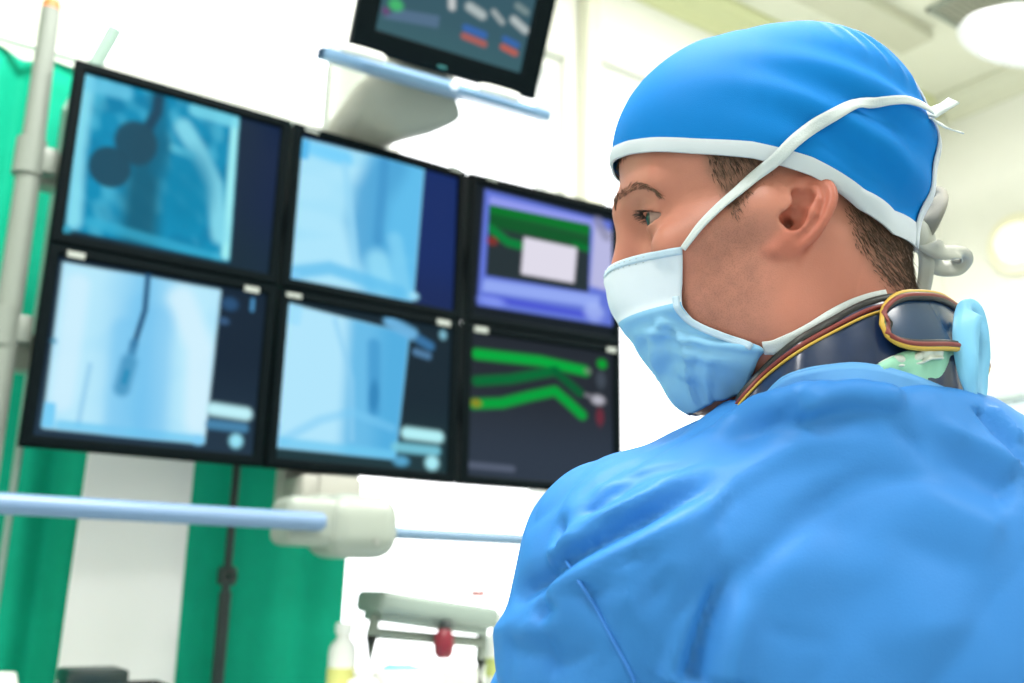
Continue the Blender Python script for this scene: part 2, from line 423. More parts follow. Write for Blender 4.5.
def p_bm(p):
    p.img[:] = lin((28, 44, 54))[:3]; p.mix(sm(p.v, .5, 1) * .6, (38, 66, 70))
    C = p.rect([(288, 303), (409, 334), (395, 459), (274, 447)], (176, 228, 250), .012)
    u0 = p.q(350, 380)[0]
    p.mix(sm(p.u, u0 - .08, u0 + .03) * C, (104, 186, 230)); p.mix(sm(p.u, u0 + .08, u0 + .24) * .7 * C, (72, 168, 220))
    p.line([(335, 320), (352, 380), (352, 440)], 5, (140, 205, 240), .6, C); p.line([(374, 345), (374, 410)], 12, (66, 152, 206), .8, C); p.blob((374, 396), 5, 16, (48, 130, 184), .8, .6, C)
    p.line([(282, 440), (320, 420), (352, 412), (392, 428)], 8, (120, 200, 242), .5, C); p.line([(275, 442), (395, 456)], 10, (110, 200, 240), .8, C)
    p.rect([(283, 302), (303, 307), (300, 326), (281, 322)], (160, 222, 250), .008); p.rect([(270, 422), (281, 423), (279, 446), (267, 445)], (150, 214, 248), .008)
    p.line([(390, 322), (412, 334)], 12, (110, 180, 225), .95); p.line([(420, 340), (430, 346)], 9, (60, 120, 170), .9); p.line([(416, 352), (428, 356)], 7, (84, 130, 170), .9); p.blob((443, 335), 4, 5, (130, 190, 210), .9)
    p.line([(407, 433), (438, 437)], 11, (180, 240, 246), 1); p.line([(396, 447), (436, 451)], 9, (120, 200, 220), .9); p.blob((401, 461), 8, 5, (90, 170, 210), .9); p.blob((432, 463), 7, 7, (170, 236, 246), 1)
    p.blob((277, 373), 3, 3, (110, 160, 180), .8)
def p_br(p):
    p.img[:] = lin((38, 44, 52))[:3]; p.mix(sm(p.v, .3, .9) * .7, (52, 64, 80))
    p.line([(477, 354), (540, 361), (585, 371)], 9.5, (0, 170, 62), 1); p.line([(477, 381), (510, 379), (555, 371)], 9, (0, 110, 54), .95); p.line([(555, 371), (580, 393)], 8, (0, 96, 50), .9)
    p.line([(474, 404), (502, 403), (530, 396), (555, 391), (568, 402), (582, 415)], 9, (0, 160, 60), 1); p.blob((476, 403), 5, 4, (150, 130, 30), .8)
    p.blob((602, 364), 5, 5, (0, 160, 50), 1); p.blob((598, 400), 7, 5, (180, 180, 192), .95); p.line([(586, 395), (592, 397)], 4, (130, 130, 140), .8); p.blob((600, 417), 4, 9, (120, 44, 60), .8); p.blob((601, 380), 5, 9, (74, 84, 96), .7)
    p.blob((588, 371), 4, 3, (120, 120, 120), .7)
    p.line([(470, 465), (512, 469)], 6, (88, 98, 118), .9)

Z0, Z1, ZT = 1.598, 1.9645, 2.33
W_, H_ = .4255, .3645
P0 = np.array([.2, 1.81]); P1 = np.array([.632, 1.81]); P2 = np.array([1.066, 1.808]); A3 = math.atan2(1.767 - 1.807, .419)
GR = 'six dark monitors in the wall of screens'
bank = [
 ('display monitor with teal x-ray showing two dark round shapes', P0, 0, Z1, p_tl, []),
 ('display monitor with pale blue x-ray at centre of the upper row', P1, 0, Z1, p_tm, [(310, 133, .03, .008), (453, 171, .03, .012)]),
 ('display monitor with violet-blue window, green traces and a white box', P2, A3, Z1, p_tr, [(490, 181, .03, .01)]),
 ('display monitor with pale x-ray of a dark catheter line', P0, 0, Z0, p_bl, [(75, 257, .03, .012), (250, 291, .03, .012)]),
 ('display monitor with pale blue x-ray at centre of the lower row', P1, 0, Z0, p_bm, [(292, 297, .032, .01), (441, 324, .034, .013)]),
 ('display monitor with three bright green curves on dark screen', P2, A3, Z0, p_br, [(479, 331, .034, .014), (609, 351, .028, .012)]),
]
for lb, P, a, z, pf, st in bank:
    monitor(lb, (P[0], P[1], z), a, W_, H_, pf, st, GR)

# the frame that carries the six screens: post, yoke, side pole with brackets, hub and push handle
R_ = thing('monitor_rack', 'grey rack carrying the six screens, with side pole, hub and long push handle', 'equipment rack', (.85, 1.95, 0))
mid_x = .83
build('rear_beam', join(vf_box((.78, 1.935, 2.14), (1.28, .05, .07), .008), vf_box((.78, 1.935, 1.78), (1.28, .05, .07), .008)), m_grey, R_)
build('rear_column', vf_box((mid_x, 1.982, 2.08), (.14, .05, 1.04), .015), m_grey, R_)
a_ = at(50, 10, 1.86); b_ = at(8, 385, 1.86)
sx = (a_[0] + b_[0]) / 2
side = vf_tube(np.array([(sx - .012, 1.86, a_[2]), (sx - .006, 1.86, 2.1), (sx, 1.86, 1.35)]), [.0165, .021, .024], 20)
sp = build('side_pole', side, m_pole, R_)
build('end_cap', vf_lathe([(.0, 0), (.0155, 0), (.016, .012), (.013, .02), (.0, .021)], (sx - .012, 1.86, a_[2]), 20), mat('cap_orange', (214, 120, 60), .5), sp)
for px_, z in (((60, 165), 0), ((25, 330), 0)):
    q = at(px_[0], px_[1], 1.86)
    build('pole_bracket', join(vf_box((sx + .018, 1.862, q[2]), (.04, .03, .05), .004), vf_box((sx - .005, 1.90, q[2]), (.03, .09, .04), .004), vf_tube(np.array([(sx - .009, 1.86, q[2] - .035), (sx - .009, 1.86, q[2] + .035)]), .026, 20)), m_pole, R_)
# lower neck, hub and rails
c = at(322, 480, 1.86)
build('lower_neck', join(vf_box((c[0], 1.937, 1.645), (.13, .05, .23), .012), vf_box((c[0], 1.86, 1.55), (.13, .12, .08), .01), vf_box((c[0] + .01, 1.8, 1.54), (.085, .02, .1), .006)), mat('neck_grey', (158, 158, 150), .5), R_)
h = at(336, 525, 1.70)
hub = join(vf_box((h[0] - .046, 1.72, h[2] + .004), (.12, .10, .088), .02, 4), vf_box((h[0] + .045, 1.73, h[2]), (.15, .15, .118), .042, 6), vf_box((h[0] + .04, 1.8, h[2] + .03), (.13, .12, .06), .01))
hb = build('handle_hub', hub, m_grey, R_)
build('hub_screw', vf_lathe([(0, 0), (.006, 0), (.006, .003), (0, .003)], (h[0] + .062, 1.653, h[2] - .03), 16, R=rotx(PI / 2)), mat('screw_grey', (150, 155, 150), .4, .5), hb)
r0 = at(322, 522, 1.655)
build('push_handle', join(vf_tube(np.array([(-.75, 1.655, r0[2]), (r0[0] - .002, 1.655, r0[2])]), .0165, 20), vf_lathe([(0, 0), (.0165, 0), (.0125, .006), (0, .007)], (r0[0] - .002, 1.655, r0[2]), 20, R=roty(PI / 2))), m_rail, R_)
r1 = at(400, 533, 1.74)
build('push_handle', vf_tube(np.array([(h[0] + .1, 1.74, r1[2]), (1.75, 1.74, r1[2])]), .0125, 20), mat('rail_thin', (112, 140, 166), .35), R_)
build('hanger_column', vf_tube(np.array([(mid_x, 2.03, 2.5), (mid_x, 2.03, CEIL + .02)]), .05, 24), m_white, R_)
build('ceiling_mount', vf_lathe([(0, 0), (.16, 0), (.17, .012), (.17, .04), (0, .04)], (mid_x, 2.03, CEIL - .04), 32), m_white, R_)

# ------------------------------------------------------------------ the vital-signs monitor above
def p_up(p):
    p.img[:] = lin((58, 92, 104))[:3]; p.mix(sm(p.v, .7, 1) * .5, (64, 104, 110))
    p.rect([(398, 9), (440, 16), (438, 28), (382, 18)], (84, 112, 138), .012)
    p.blob((396, 5), 7, 6, (70, 180, 110), 1); p.blob((386, 11), 4, 4, (110, 70, 120), .8)
    p.line([(452, 0), (452, 7)], 7, (200, 205, 205), .9); p.line([(470, 7), (482, 15)], 9, (180, 192, 192), .9); p.line([(494, 12), (502, 22)], 6, (170, 180, 180), .8); p.line([(514, 20), (525, 30)], 8, (185, 195, 195), .9); p.line([(518, 6), (526, 12)], 7, (130, 150, 150), .8)
    p.line([(466, 28), (484, 35)], 7, (58, 104, 176), .95); p.line([(464, 36), (484, 44)], 6, (176, 96, 90), .95); p.line([(505, 39), (517, 45)], 6, (58, 104, 176), .95); p.line([(503, 47), (515, 53)], 6, (190, 96, 84), .95)
    for k in range(6): p.line([(372 + 30 * k, -60 + 9 * k), (396 + 30 * k, -46 + 9 * k), (402 + 30 * k, -60 + 9 * k)], 4, (90, 190, 120), .9)
UA, UT = math.radians(-5.1), math.radians(24.4)
UW, UH = .43, .35
vt, VR, VB = monitor('tilted black vital-signs monitor hanging above the six screens', (.668, 1.626, 2.430), UA, UW, UH, p_up, [], None, tilt=UT, name='vital_signs_monitor', bz=.046)
VT = lambda vf: (vf[0] @ VR.T + VB, vf[1])
m_tray = mat('tray_blue', (116, 152, 186), .35)
# thin tray bar with handles under its lower edge
u = np.linspace(-.055, UW + .03, 40)
G = []
for y0, z0 in ((-.045, -.018), (-.05, -.028), (-.045, -.040), (.06, -.040), (.065, -.028), (.06, -.018)):
    G.append([(x, y0 * (1 - .55 * abs((x - UW / 2) / (UW / 2 + .07)) ** 3), z0, ) for x in u])
G = np.array(G + [G[0]])
tr_ = VT(vf_grid(G))
tray = build('mount_tray', tr_, m_tray, vt)
for xa, xb in ((-.035, .055), (.265, .36)):
    P = np.array([(xa + (xb - xa) * k / 10, -.062 - .010 * math.sin(PI * k / 10), -.016) for k in range(11)])
    build('tray_handle', VT(vf_tube(P, [.007] + [.0095] * 9 + [.007], 14)), m_white, tray)
build('power_button', VT(vf_lathe([(0, 0), (.008, 0), (.0085, .004), (.006, .006), (0, .006)], (.215, -.052, -.027), 20, R=rotx(PI / 2))), mat('button_white', (226, 238, 255), .3, emit=.6), vt)
build('front_badge', VT(vf_box((.2, -.001, .010), (.02, .002, .006), .001)), mat('badge_teal', (40, 110, 110), .4), vt)
# its support arm sweeps down behind the upper row of screens
q0 = at(430, 92, 1.74); q1 = at(385, 102, 1.80); q2 = at(355, 118, 1.90); q3 = at(352, 150, 1.93)
def armsec(c, wx, wy, ang):
    L = []
    for k in range(20):
        a = 2 * PI * k / 20
        L.append(np.array([wx * np.sign(math.cos(a)) * abs(math.cos(a)) ** .5, wy * np.sign(math.sin(a)) * abs(math.sin(a)) ** .5, 0]) @ roty(ang).T + c)
    return L
secs = [armsec(np.array([.915, 1.72, 2.475]), .10, .04, 1.0), armsec(np.array([.88, 1.76, 2.45]), .095, .045, .85), armsec(np.array([.825, 1.82, 2.41]), .078, .045, .6), armsec(np.array([.79, 1.91, 2.36]), .062, .03, .2), armsec(np.array([.785, 1.93, 2.25]), .055, .016, 0)]
build('support_arm', vf_grid(np.array([s + [s[0]] for s in secs])), mat('arm_grey', (156, 158, 148), .45), vt)
build('hanger_pole', vf_tube(np.array([(.94, 1.74, 2.49), (1.02, 1.85, 2.9), (1.03, 1.9, CEIL)]), [.03, .03, .035], 20), m_white, vt)

# ------------------------------------------------------------------ pale slat seen past the upper left corner of the screens
q = at(96, 62, 2.0); q2 = at(122, 26, 2.0)
pl = thing('drip_rod', 'pale grey-green rod poking up behind the upper left screen corner', 'rod', (q[0] - .03, 2.06, 0))
build('rod', vf_tube(np.array([(q[0] - .03, 2.06, .03), (q[0] - .03, 2.06, q[2] - .1), (q[0], 2.03, q[2]), (q2[0] - .012, 2.0, q2[2] - .01)]), .015, 14), mat('rod_pale', (160, 186, 176), .3), pl)
build('base', vf_lathe([(0, 0), (.1, 0), (.1, .015), (.03, .03), (0, .03)], (q[0] - .03, 2.06, 0), 24), m_grey, pl)

# ------------------------------------------------------------------ curtains
def curtain(name, label, s0, s1, n, zb, zt, mtl, waves, amp, seed, rings=True, lean=0):
    t = thing(name, label, 'curtain', ((s0 + s1) / 2, n, zb))
    nu, nv = int((s1 - s0) * 220), 40; r = np.random.default_rng(seed); ph = r.uniform(0, 6, 6)
    G = np.zeros((nv, nu, 3)); S = np.linspace(s0, s1, nu); Zs = np.linspace(zt, zb, nv)
    for i, z in enumerate(Zs):
        k = (zt - z) / (zt - zb); a = amp * (.6 + .5 * k); w = waves * 2 * PI
        x = (S - s0)
        y = a * np.sin(w * x + ph[0] + .8 * np.sin(1.3 * w / 3 * x + ph[1]) + .3 * k * np.sin(3 * x + ph[2])) + .35 * a * np.sin(2.3 * w * x + ph[3])
        G[i, :, 0] = S + lean * k + .006 * np.sin(5 * k + S * 7 + ph[4]); G[i, :, 1] = n + y; G[i, :, 2] = z
    build('cloth', vf_shell(G, .002), mtl, t, angle=0)
    return t
m_green = mat('green_cloth', (14, 170, 136), .75, noise_amt=.08, noise_scale=30, bump=.06, bump_scale=600, spec=.15)
m_sheet = mat('white_cloth', (250, 250, 252), .7, noise_amt=.02, bump=.05, bump_scale=400)
GT = 2.502
c1 = curtain('green_curtain', 'green curtain hanging at the far left behind the side pole', -.62, .47, 2.2, .08, GT, m_green, 5.2, .028, 2)
c2 = curtain('green_curtain', 'green curtain hanging below the centre screens beside the black stand', .52, .99, 2.2, .08, GT, m_green, 3.6, .02, 5)
c3 = curtain('white_drape', 'white drape hanging between the two green curtains below the left screens', .365, .582, 2.12, .3, 2.42, m_sheet, 2.1, .012, 8)
rod = thing('curtain_rail', 'white curtain rail carrying the green curtains', 'rail', (.1, 2.17, GT))
build('rail_tube', vf_tube(np.array([(-.8, 2.165, GT + .012), (1.05, 2.165, GT + .012)]), .010, 14), m_white, rod)
for s in (-.7, 1.0): build('rail_hanger', vf_tube(np.array([(s, 2.165, GT + .015), (s, 2.165, CEIL)]), .006, 10), m_white, rod)

# ------------------------------------------------------------------ black stand pole
t = thing('black_stand', 'thin black stand pole with a clamp knob before the centre green curtain', 'stand', (.66, 2.08, 0))
m_black = mat('black_metal', (20, 40, 40), .35)
build('pole', vf_tube(np.array([(.66, 2.08, .04), (.66, 2.08, 1.36), (.66, 2.08, 1.361), (.66, 2.08, 1.93)]), [.013, .013, .0085, .0085], 16), m_black, t)
build('clamp_knob', join(vf_lathe([(0, 0), (.018, 0), (.02, .008), (.02, .03), (.016, .038), (0, .038)], (.66, 2.08, 1.375), 20), vf_tube(np.array([(.66, 2.07, 1.394), (.66, 2.035, 1.394)]), .008, 12)), m_black, t)
for k in range(5):
    a = 2 * PI * k / 5 + .3
    build('foot', vf_tube(np.array([(.66, 2.08, .06), (.66 + .08 * math.cos(a), 2.08 - abs(.07 * math.sin(a)), .05), (.66 + .15 * math.cos(a), 2.08 - abs(.12 * math.sin(a)), .014)]), [.014, .012, .012], 12), m_black, t)
# ================================================================== TROLLEYS AND THINGS ON THEM
def trolley(name, label, s0, s1, n0, n1, zt, cat='trolley'):
    t = thing(name, label, cat, ((s0 + s1) / 2, (n0 + n1) / 2, 0))
    build('worktop', join(vf_box(((s0 + s1) / 2, (n0 + n1) / 2, zt - .012), (s1 - s0, n1 - n0, .024), .008)), m_white, t)
    build('shelf', vf_box(((s0 + s1) / 2, (n0 + n1) / 2, .35), (s1 - s0 - .02, n1 - n0 - .02, .02), .006), m_white, t)
    for s in (s0 + .025, s1 - .025):
        for n in (n0 + .025, n1 - .025):
            l = build('leg', vf_tube(np.array([(s, n, .075), (s, n, zt - .02)]), .011, 14), m_pole, t)
            build('castor', vf_lathe([(0, -.012), (.03, -.012), (.036, -.006), (.036, .006), (.03, .012), (0, .012)], (s, n, .036), 20, R=rotx(PI / 2)), mat('rubber', (40, 42, 44), .6), l)
    return t
TZ = 1.165
trolley('equipment_trolley', 'white equipment trolley under the grey instrument rest', .74, 1.30, 1.58, 1.905, TZ)

def P(x, y, n=1.75): return at(x, y, n)
a, b = P(376, 601), P(496, 619)
ang = -math.atan2(b[2] - a[2], b[0] - a[0])
t = thing('instrument_rest', 'grey-green bar rest on thin legs with a red knob below', 'instrument rest', ((a[0] + b[0]) / 2, 1.75, TZ))
m_gg = mat('grey_green_metal', (136, 150, 142), .4); m_gg2 = mat('grey_metal_dark', (120, 130, 120), .4, .2)
mid_ = (a + b) / 2
build('bar', (lambda vf: ((vf[0] - mid_) @ roty(ang).T + mid_, vf[1]))(join(vf_box((mid_[0], 1.79, mid_[2]), (b[0] - a[0], .12, .042), .012, 3), vf_box((mid_[0], 1.79, mid_[2] - .026), (b[0] - a[0] - .03, .09, .02), .006))), m_gg, t)
for x0, y0, x1, y1 in ((380, 618, 376, 636), (488, 628, 486, 660)):
    p, q = P(x0, y0), P(x1, y1)
    build('leg', vf_tube(np.array([p + [0, .02, .004], q + [0, .02, 0], (q[0], 1.77, TZ)]), [.010, .012, .013], 14), m_gg2, t)
p, q = P(376, 633), P(486, 643)
build('cross_bar', vf_tube(np.array([p + [-.006, .02, 0], q + [0, .02, 0]]), .011, 14), m_gg2, t)
k = P(444, 641, 1.735)
kn = build('red_knob', vf_lathe([(0, -.034), (.012, -.033), (.019, -.024), (.021, -.006), (.018, .012), (.012, .022), (0, .024)], k, 24), mat('red_plastic', (112, 16, 36), .3), t)
kn['label'] = 'dark red knob'
build('knob_clip', join(vf_box(k + [.004, .006, .032], (.02, .03, .018), .004), vf_tube(np.array([k + [.004, .01, .03], k + [.004, .03, .075]]), .007, 10)), mat('dark_clip', (60, 66, 66), .5), t)
# latch on top of the bar
pk = P(478, 593, 1.79)
build('pink_clip', vf_box(pk + [0, 0, -.001], (.03, .02, .014), .005), mat('pink_plastic', (206, 150, 150), .5), t)

m_bottle = mat('bottle_white', (240, 241, 238), .35); m_yel = mat('label_yellow', (214, 214, 130), .5)
def bottle(name, label, c, r, h, neck=.45, lab=None, cap=None, cat='bottle', group=None):
    t = thing(name, label, cat, c, group)
    build('body', vf_lathe([(0, 0), (r * .94, 0), (r, .006), (r, h * .62), (r * .93, h * .70), (r * neck, h * .80), (r * neck, h * .88), (0, h * .88)], c, 32), m_bottle, t)
    build('cap', vf_lathe([(0, h * .86), (r * neck * 1.25, h * .86), (r * neck * 1.25, h * .985), (r * neck * 1.1, h), (0, h)], c, 28), cap or m_bottle, t)
    if lab: build('label_band', vf_lathe([(r + .0003, h * .18), (r + .0012, h * .185), (r + .0012, h * .42), (r + .0003, h * .425)], c, 32), lab, t)
    return t
q = P(342, 628, 1.80)
bottle('disinfectant_bottle', 'white bottle with a yellow label at the left end of the trolley', (q[0] + .005, 1.80, TZ), .027, q[2] - TZ + .01, .5, m_yel)
q = P(358, 658, 1.66)
bottle('disinfectant_bottle', 'small plain white bottle standing in front of the yellow-labelled bottle', (q[0] + .01, 1.655, TZ), .028, .07, .5)
q = P(491, 640, 1.86)
bottle('gel_bottle', 'bottle with pale green label behind the right leg of the bar rest', (q[0] + .02, 1.855, TZ), .03, .16, .5, mat('label_green', (190, 200, 120), .5))
# basin and folded blue cloth
q = P(405, 655, 1.66)
bz = thing('enamel_basin', 'white round basin under the bar rest on the trolley', 'basin', (q[0], 1.685, TZ))
build('bowl', vf_lathe([(0, .0), (.05, .0), (.066, .02), (.073, .06), (.077, .064), (.075, .067), (.069, .06), (.062, .022), (.048, .006), (0, .006)], (q[0] + .01, 1.685, TZ), 40), m_white, bz)
def pillow(c, s, seed, mtl, nm, lb, cat):
    V, Fs = vf_box((0, 0, 0), s, min(s) * .45, 6)
    V = np.array([p + np.array(noise.noise_vector(Vector(p * 30 + seed))) * .006 for p in V]) + np.asarray(c)
    o = build(nm, (V, Fs), mtl, origin=c); return tag(o, lb, cat)
q = P(405, 676, 1.66)
pillow((q[0] + .012, 1.685, TZ + .048), (.075, .075, .05), 3, mat('blue_cloth_pad', (120, 178, 224), .7), 'cloth_pad', 'pale blue cloth bundle lying in the white basin', 'cloth')

# low cabinet at the far left with the black case and white bowl
CZ = 1.13
cb = thing('side_cabinet', 'white side cabinet below the left curtain under a black case', 'cabinet', (.31, 1.83, 0))
build('carcass', vf_box((.30, 1.80, CZ / 2), (.56, .18, CZ), .008), m_white, cb)
for s in (.165, .435):
    d = build('door', vf_box((s, 1.70, .55), (.262, .018, 1.02), .005), m_white, cb)
    build('handle', vf_tube(np.array([(s + (.1 if s < .3 else -.1), 1.675, .75), (s + (.1 if s < .3 else -.1), 1.675, .9)]), .006, 10), m_pole, d)
a, b = P(64, 676, 1.74), P(176, 676, 1.74); tp = P(118, 670, 1.74)[2]
bc = thing('black_case', 'black instrument case with grey catches in front of the white drape', 'case', ((a[0] + b[0]) / 2, 1.79, CZ))
hh = tp - CZ
build('case_body', vf_box(((a[0] + b[0]) / 2, 1.79, CZ + hh * .38), (b[0] - a[0], .1, hh * .76), .008), m_bezel, bc)
build('case_lid', vf_box(((a[0] + b[0]) / 2 - .035, 1.79, CZ + hh * .88), (b[0] - a[0] - .08, .098, hh * .24), .006), m_black, bc)
for f in (.35, .62): build('catch', vf_box((a[0] + (b[0] - a[0]) * f, 1.738, CZ + hh * .62), (.03, .008, .022), .003), m_grey, bc)
q = P(8, 674, 1.74)
wb = thing('white_bowl', 'upturned white bowl at the bottom left corner on the cabinet', 'bowl', (q[0] + .02, 1.79, CZ))
build('bowl', vf_lathe([(.045, 0), (.047, .002), (.044, .03), (.032, .055), (.018, q[2] - CZ - .002), (0, q[2] - CZ)], (q[0] + .0, 1.79, CZ), 32), m_white, wb)

# ------------------------------------------------------------------ right side of the room
tc = atx(1003, 393, 2.75)
ck = thing('storage_cabinet', 'tall pale cabinet with a grey top at the right edge behind the gown tie', 'cabinet', (3.3, tc[1], 0))
x0, y0 = 2.75, atx(985, 393, 2.75)[1]
zt = atx(1003, 386, 2.75)[2]
m_cab = mat('cabinet_pale', (216, 228, 232), .4)
build('carcass', vf_box((x0 + .62, y0 - .35, (zt - .04) / 2), (1.2, .7, zt - .04), .01), m_cab, ck)
build('top_panel', vf_box((x0 + .62, y0 - .35, zt - .02), (1.25, .72, .045), .008), mat('cabinet_top_grey', (184, 196, 192), .4), ck)
for k in range(2):
    d = build('door', vf_box((x0 + .01, y0 - .175 - .35 * k, zt * .48), (.02, .335, zt * .88), .006), m_cab, ck)
    build('handle', vf_tube(np.array([(x0 - .02, y0 - .32 - .06 * k, 1.0), (x0 - .02, y0 - .32 - .06 * k, 1.16)]), .006, 10), m_pole, d)

# tall white door panel on the right wall near the corner
struct('door_1', join(vf_box((RIGHT_S - .02, 2.02, 1.3), (.04, .5, 2.6), .008), vf_box((RIGHT_S - .045, 2.02, 1.75), (.012, .36, 1.4), .005), vf_box((RIGHT_S - .045, 2.02, .55), (.012, .36, .8), .005)), m_white)

# wall lamp
w = atx(1017, 243, RIGHT_S - .03)
wl = thing('wall_lamp', 'round cream wall lamp glowing at the right edge', 'lamp', (RIGHT_S - .03, w[1], w[2]))
RY = roty(-PI / 2)
build('backplate', vf_lathe([(0, 0), (.14, 0), (.14, .03), (.11, .035), (0, .035)], (RIGHT_S, w[1], w[2]), 32, R=RY), mat('brass_cream', (238, 235, 210), .4), wl)
build('diffuser', vf_lathe([(0, .1), (.05, .095), (.085, .07), (.1, .034), (0, .034)], (RIGHT_S, w[1], w[2]), 32, R=RY), mat('lamp_glow', (255, 253, 232), .5, emit=.5), wl)

# surgical lamp on a ceiling arm at the upper right
hd = atx(1018, 40, 3.2)
sl = thing('surgical_lamp', 'white surgical lamp head on a ceiling arm at the upper right corner', 'lamp', (hd[0], hd[1] - .05, CEIL))
Rl = rotx(.35) @ roty(.15)
build('lamp_head', vf_lathe([(0, .1), (.06, .1), (.13, .07), (.2, .02), (.21, 0), (.2, -.012), (.185, 0), (0, .02)], hd, 40, R=Rl), mat('lamp_white', (232, 234, 242), .4), sl)
for k in range(5):
    a = 2 * PI * k / 5
    build('lens', vf_lathe([(0, -.018), (.045, -.014), (.052, 0), (.05, .03), (0, .03)], hd + Rl @ np.array([.115 * math.cos(a), .115 * math.sin(a), 0]), 24, R=Rl), mat('lamp_glow_yellow', (255, 252, 214), .4, emit=2.5), sl)
build('lamp_arm', vf_tube(catmull(np.array([hd + [0, 0, .08], hd + [.1, -.05, .25], hd + [.25, -.3, .3], hd + [.3, -.5, .35]]), 6), .028, 16), m_pole, sl)
build('ceiling_post', vf_tube(np.array([hd + [.3, -.5, .3], (hd[0] + .3, hd[1] - .5, CEIL)]), .04, 18), m_pole, sl)
# grey air vent on the ceiling next to it
v = ray(990, 14); v = ROOM @ v; v = v * ((CEIL - CAM_Z) / v[2]) + np.array([0, 0, CAM_Z])
vt_ = thing('ceiling_vent', 'grey slatted air vent in the ceiling beside the surgical lamp', 'vent', (v[0], v[1], CEIL))
build('vent_frame', join(vf_box((v[0], v[1] + .12, CEIL - .008), (.5, .02, .016), .003), vf_box((v[0], v[1] - .12, CEIL - .008), (.5, .02, .016), .003), vf_box((v[0] - .24, v[1], CEIL - .008), (.02, .26, .016), .003), vf_box((v[0] + .24, v[1], CEIL - .008), (.02, .26, .016), .003)), m_grey, vt_)
build('vent_slats', join(*[vf_box((v[0], v[1] - .1 + .025 * k, CEIL - .008), (.47, .016, .003), .0, R=None) for k in range(9)]), mat('vent_grey', (150, 152, 138), .5), vt_)
# ================================================================== PERSON
# head frame: x forward, y to the person's left, z up; yaw 12 deg away from the picture plane
def head_rot(yaw, pitch, roll):
    f0 = np.array([-math.cos(yaw), math.sin(yaw), 0]); z0 = np.array([0, 0, 1.])
    f1 = f0 * math.cos(pitch) - z0 * math.sin(pitch); z1 = z0 * math.cos(pitch) + f0 * math.sin(pitch)
    l1 = np.cross(z1, f1)
    l2 = l1 * math.cos(roll) + z1 * math.sin(roll); z2 = z1 * math.cos(roll) - l1 * math.sin(roll)
    return np.stack([f1, l2, z2], 1)
RH = head_rot(math.radians(12), math.radians(1), math.radians(-5)); OH = np.array([.1635, .5775, .232])
def h2cg(P): return np.atleast_2d(P) @ RH.T + OH
def cg2h(P): return (np.atleast_2d(P) - OH) @ RH
def h2w(P): return cg2w(h2cg(P))
def hmid(x, y, yy=0.):                          # pixel -> head frame point on the plane y = yy
    o = RH.T @ (-OH); d = RH.T @ ray(x, y); return o + d * ((yy - o[1]) / d[1])

# ---------------- signed distance helpers
def nrm(a): return np.sqrt(np.einsum('ij,ij->i', a, a))
def ell(P, c, r, R=None):
    q = P - np.asarray(c)
    if R is not None: q = q @ R
    r = np.asarray(r); k0 = nrm(q / r); k1 = nrm(q / (r * r)); return k0 * (k0 - 1) / (k1 + 1e-9)
def cap(P, a, b, ra, rb=None):
    a = np.asarray(a, float); b = np.asarray(b, float); rb = ra if rb is None else rb
    ba = b - a; h = np.clip((P - a) @ ba / ba.dot(ba), 0, 1)
    return nrm(P - a - h[:, None] * ba) - (ra + (rb - ra) * h)
def chain(P, pts, rs, k=.002):
    d = None
    rs = np.broadcast_to(np.asarray(rs, float), (len(pts),))
    for i in range(len(pts) - 1):
        e = cap(P, pts[i], pts[i + 1], rs[i], rs[i + 1]); d = e if d is None else smin(d, e, k)
    return d
def smin(a, b, k): h = np.maximum(k - np.abs(a - b), 0) / k; return np.minimum(a, b) - h * h * k * .25
def smax(a, b, k): return -smin(-a, -b, k)

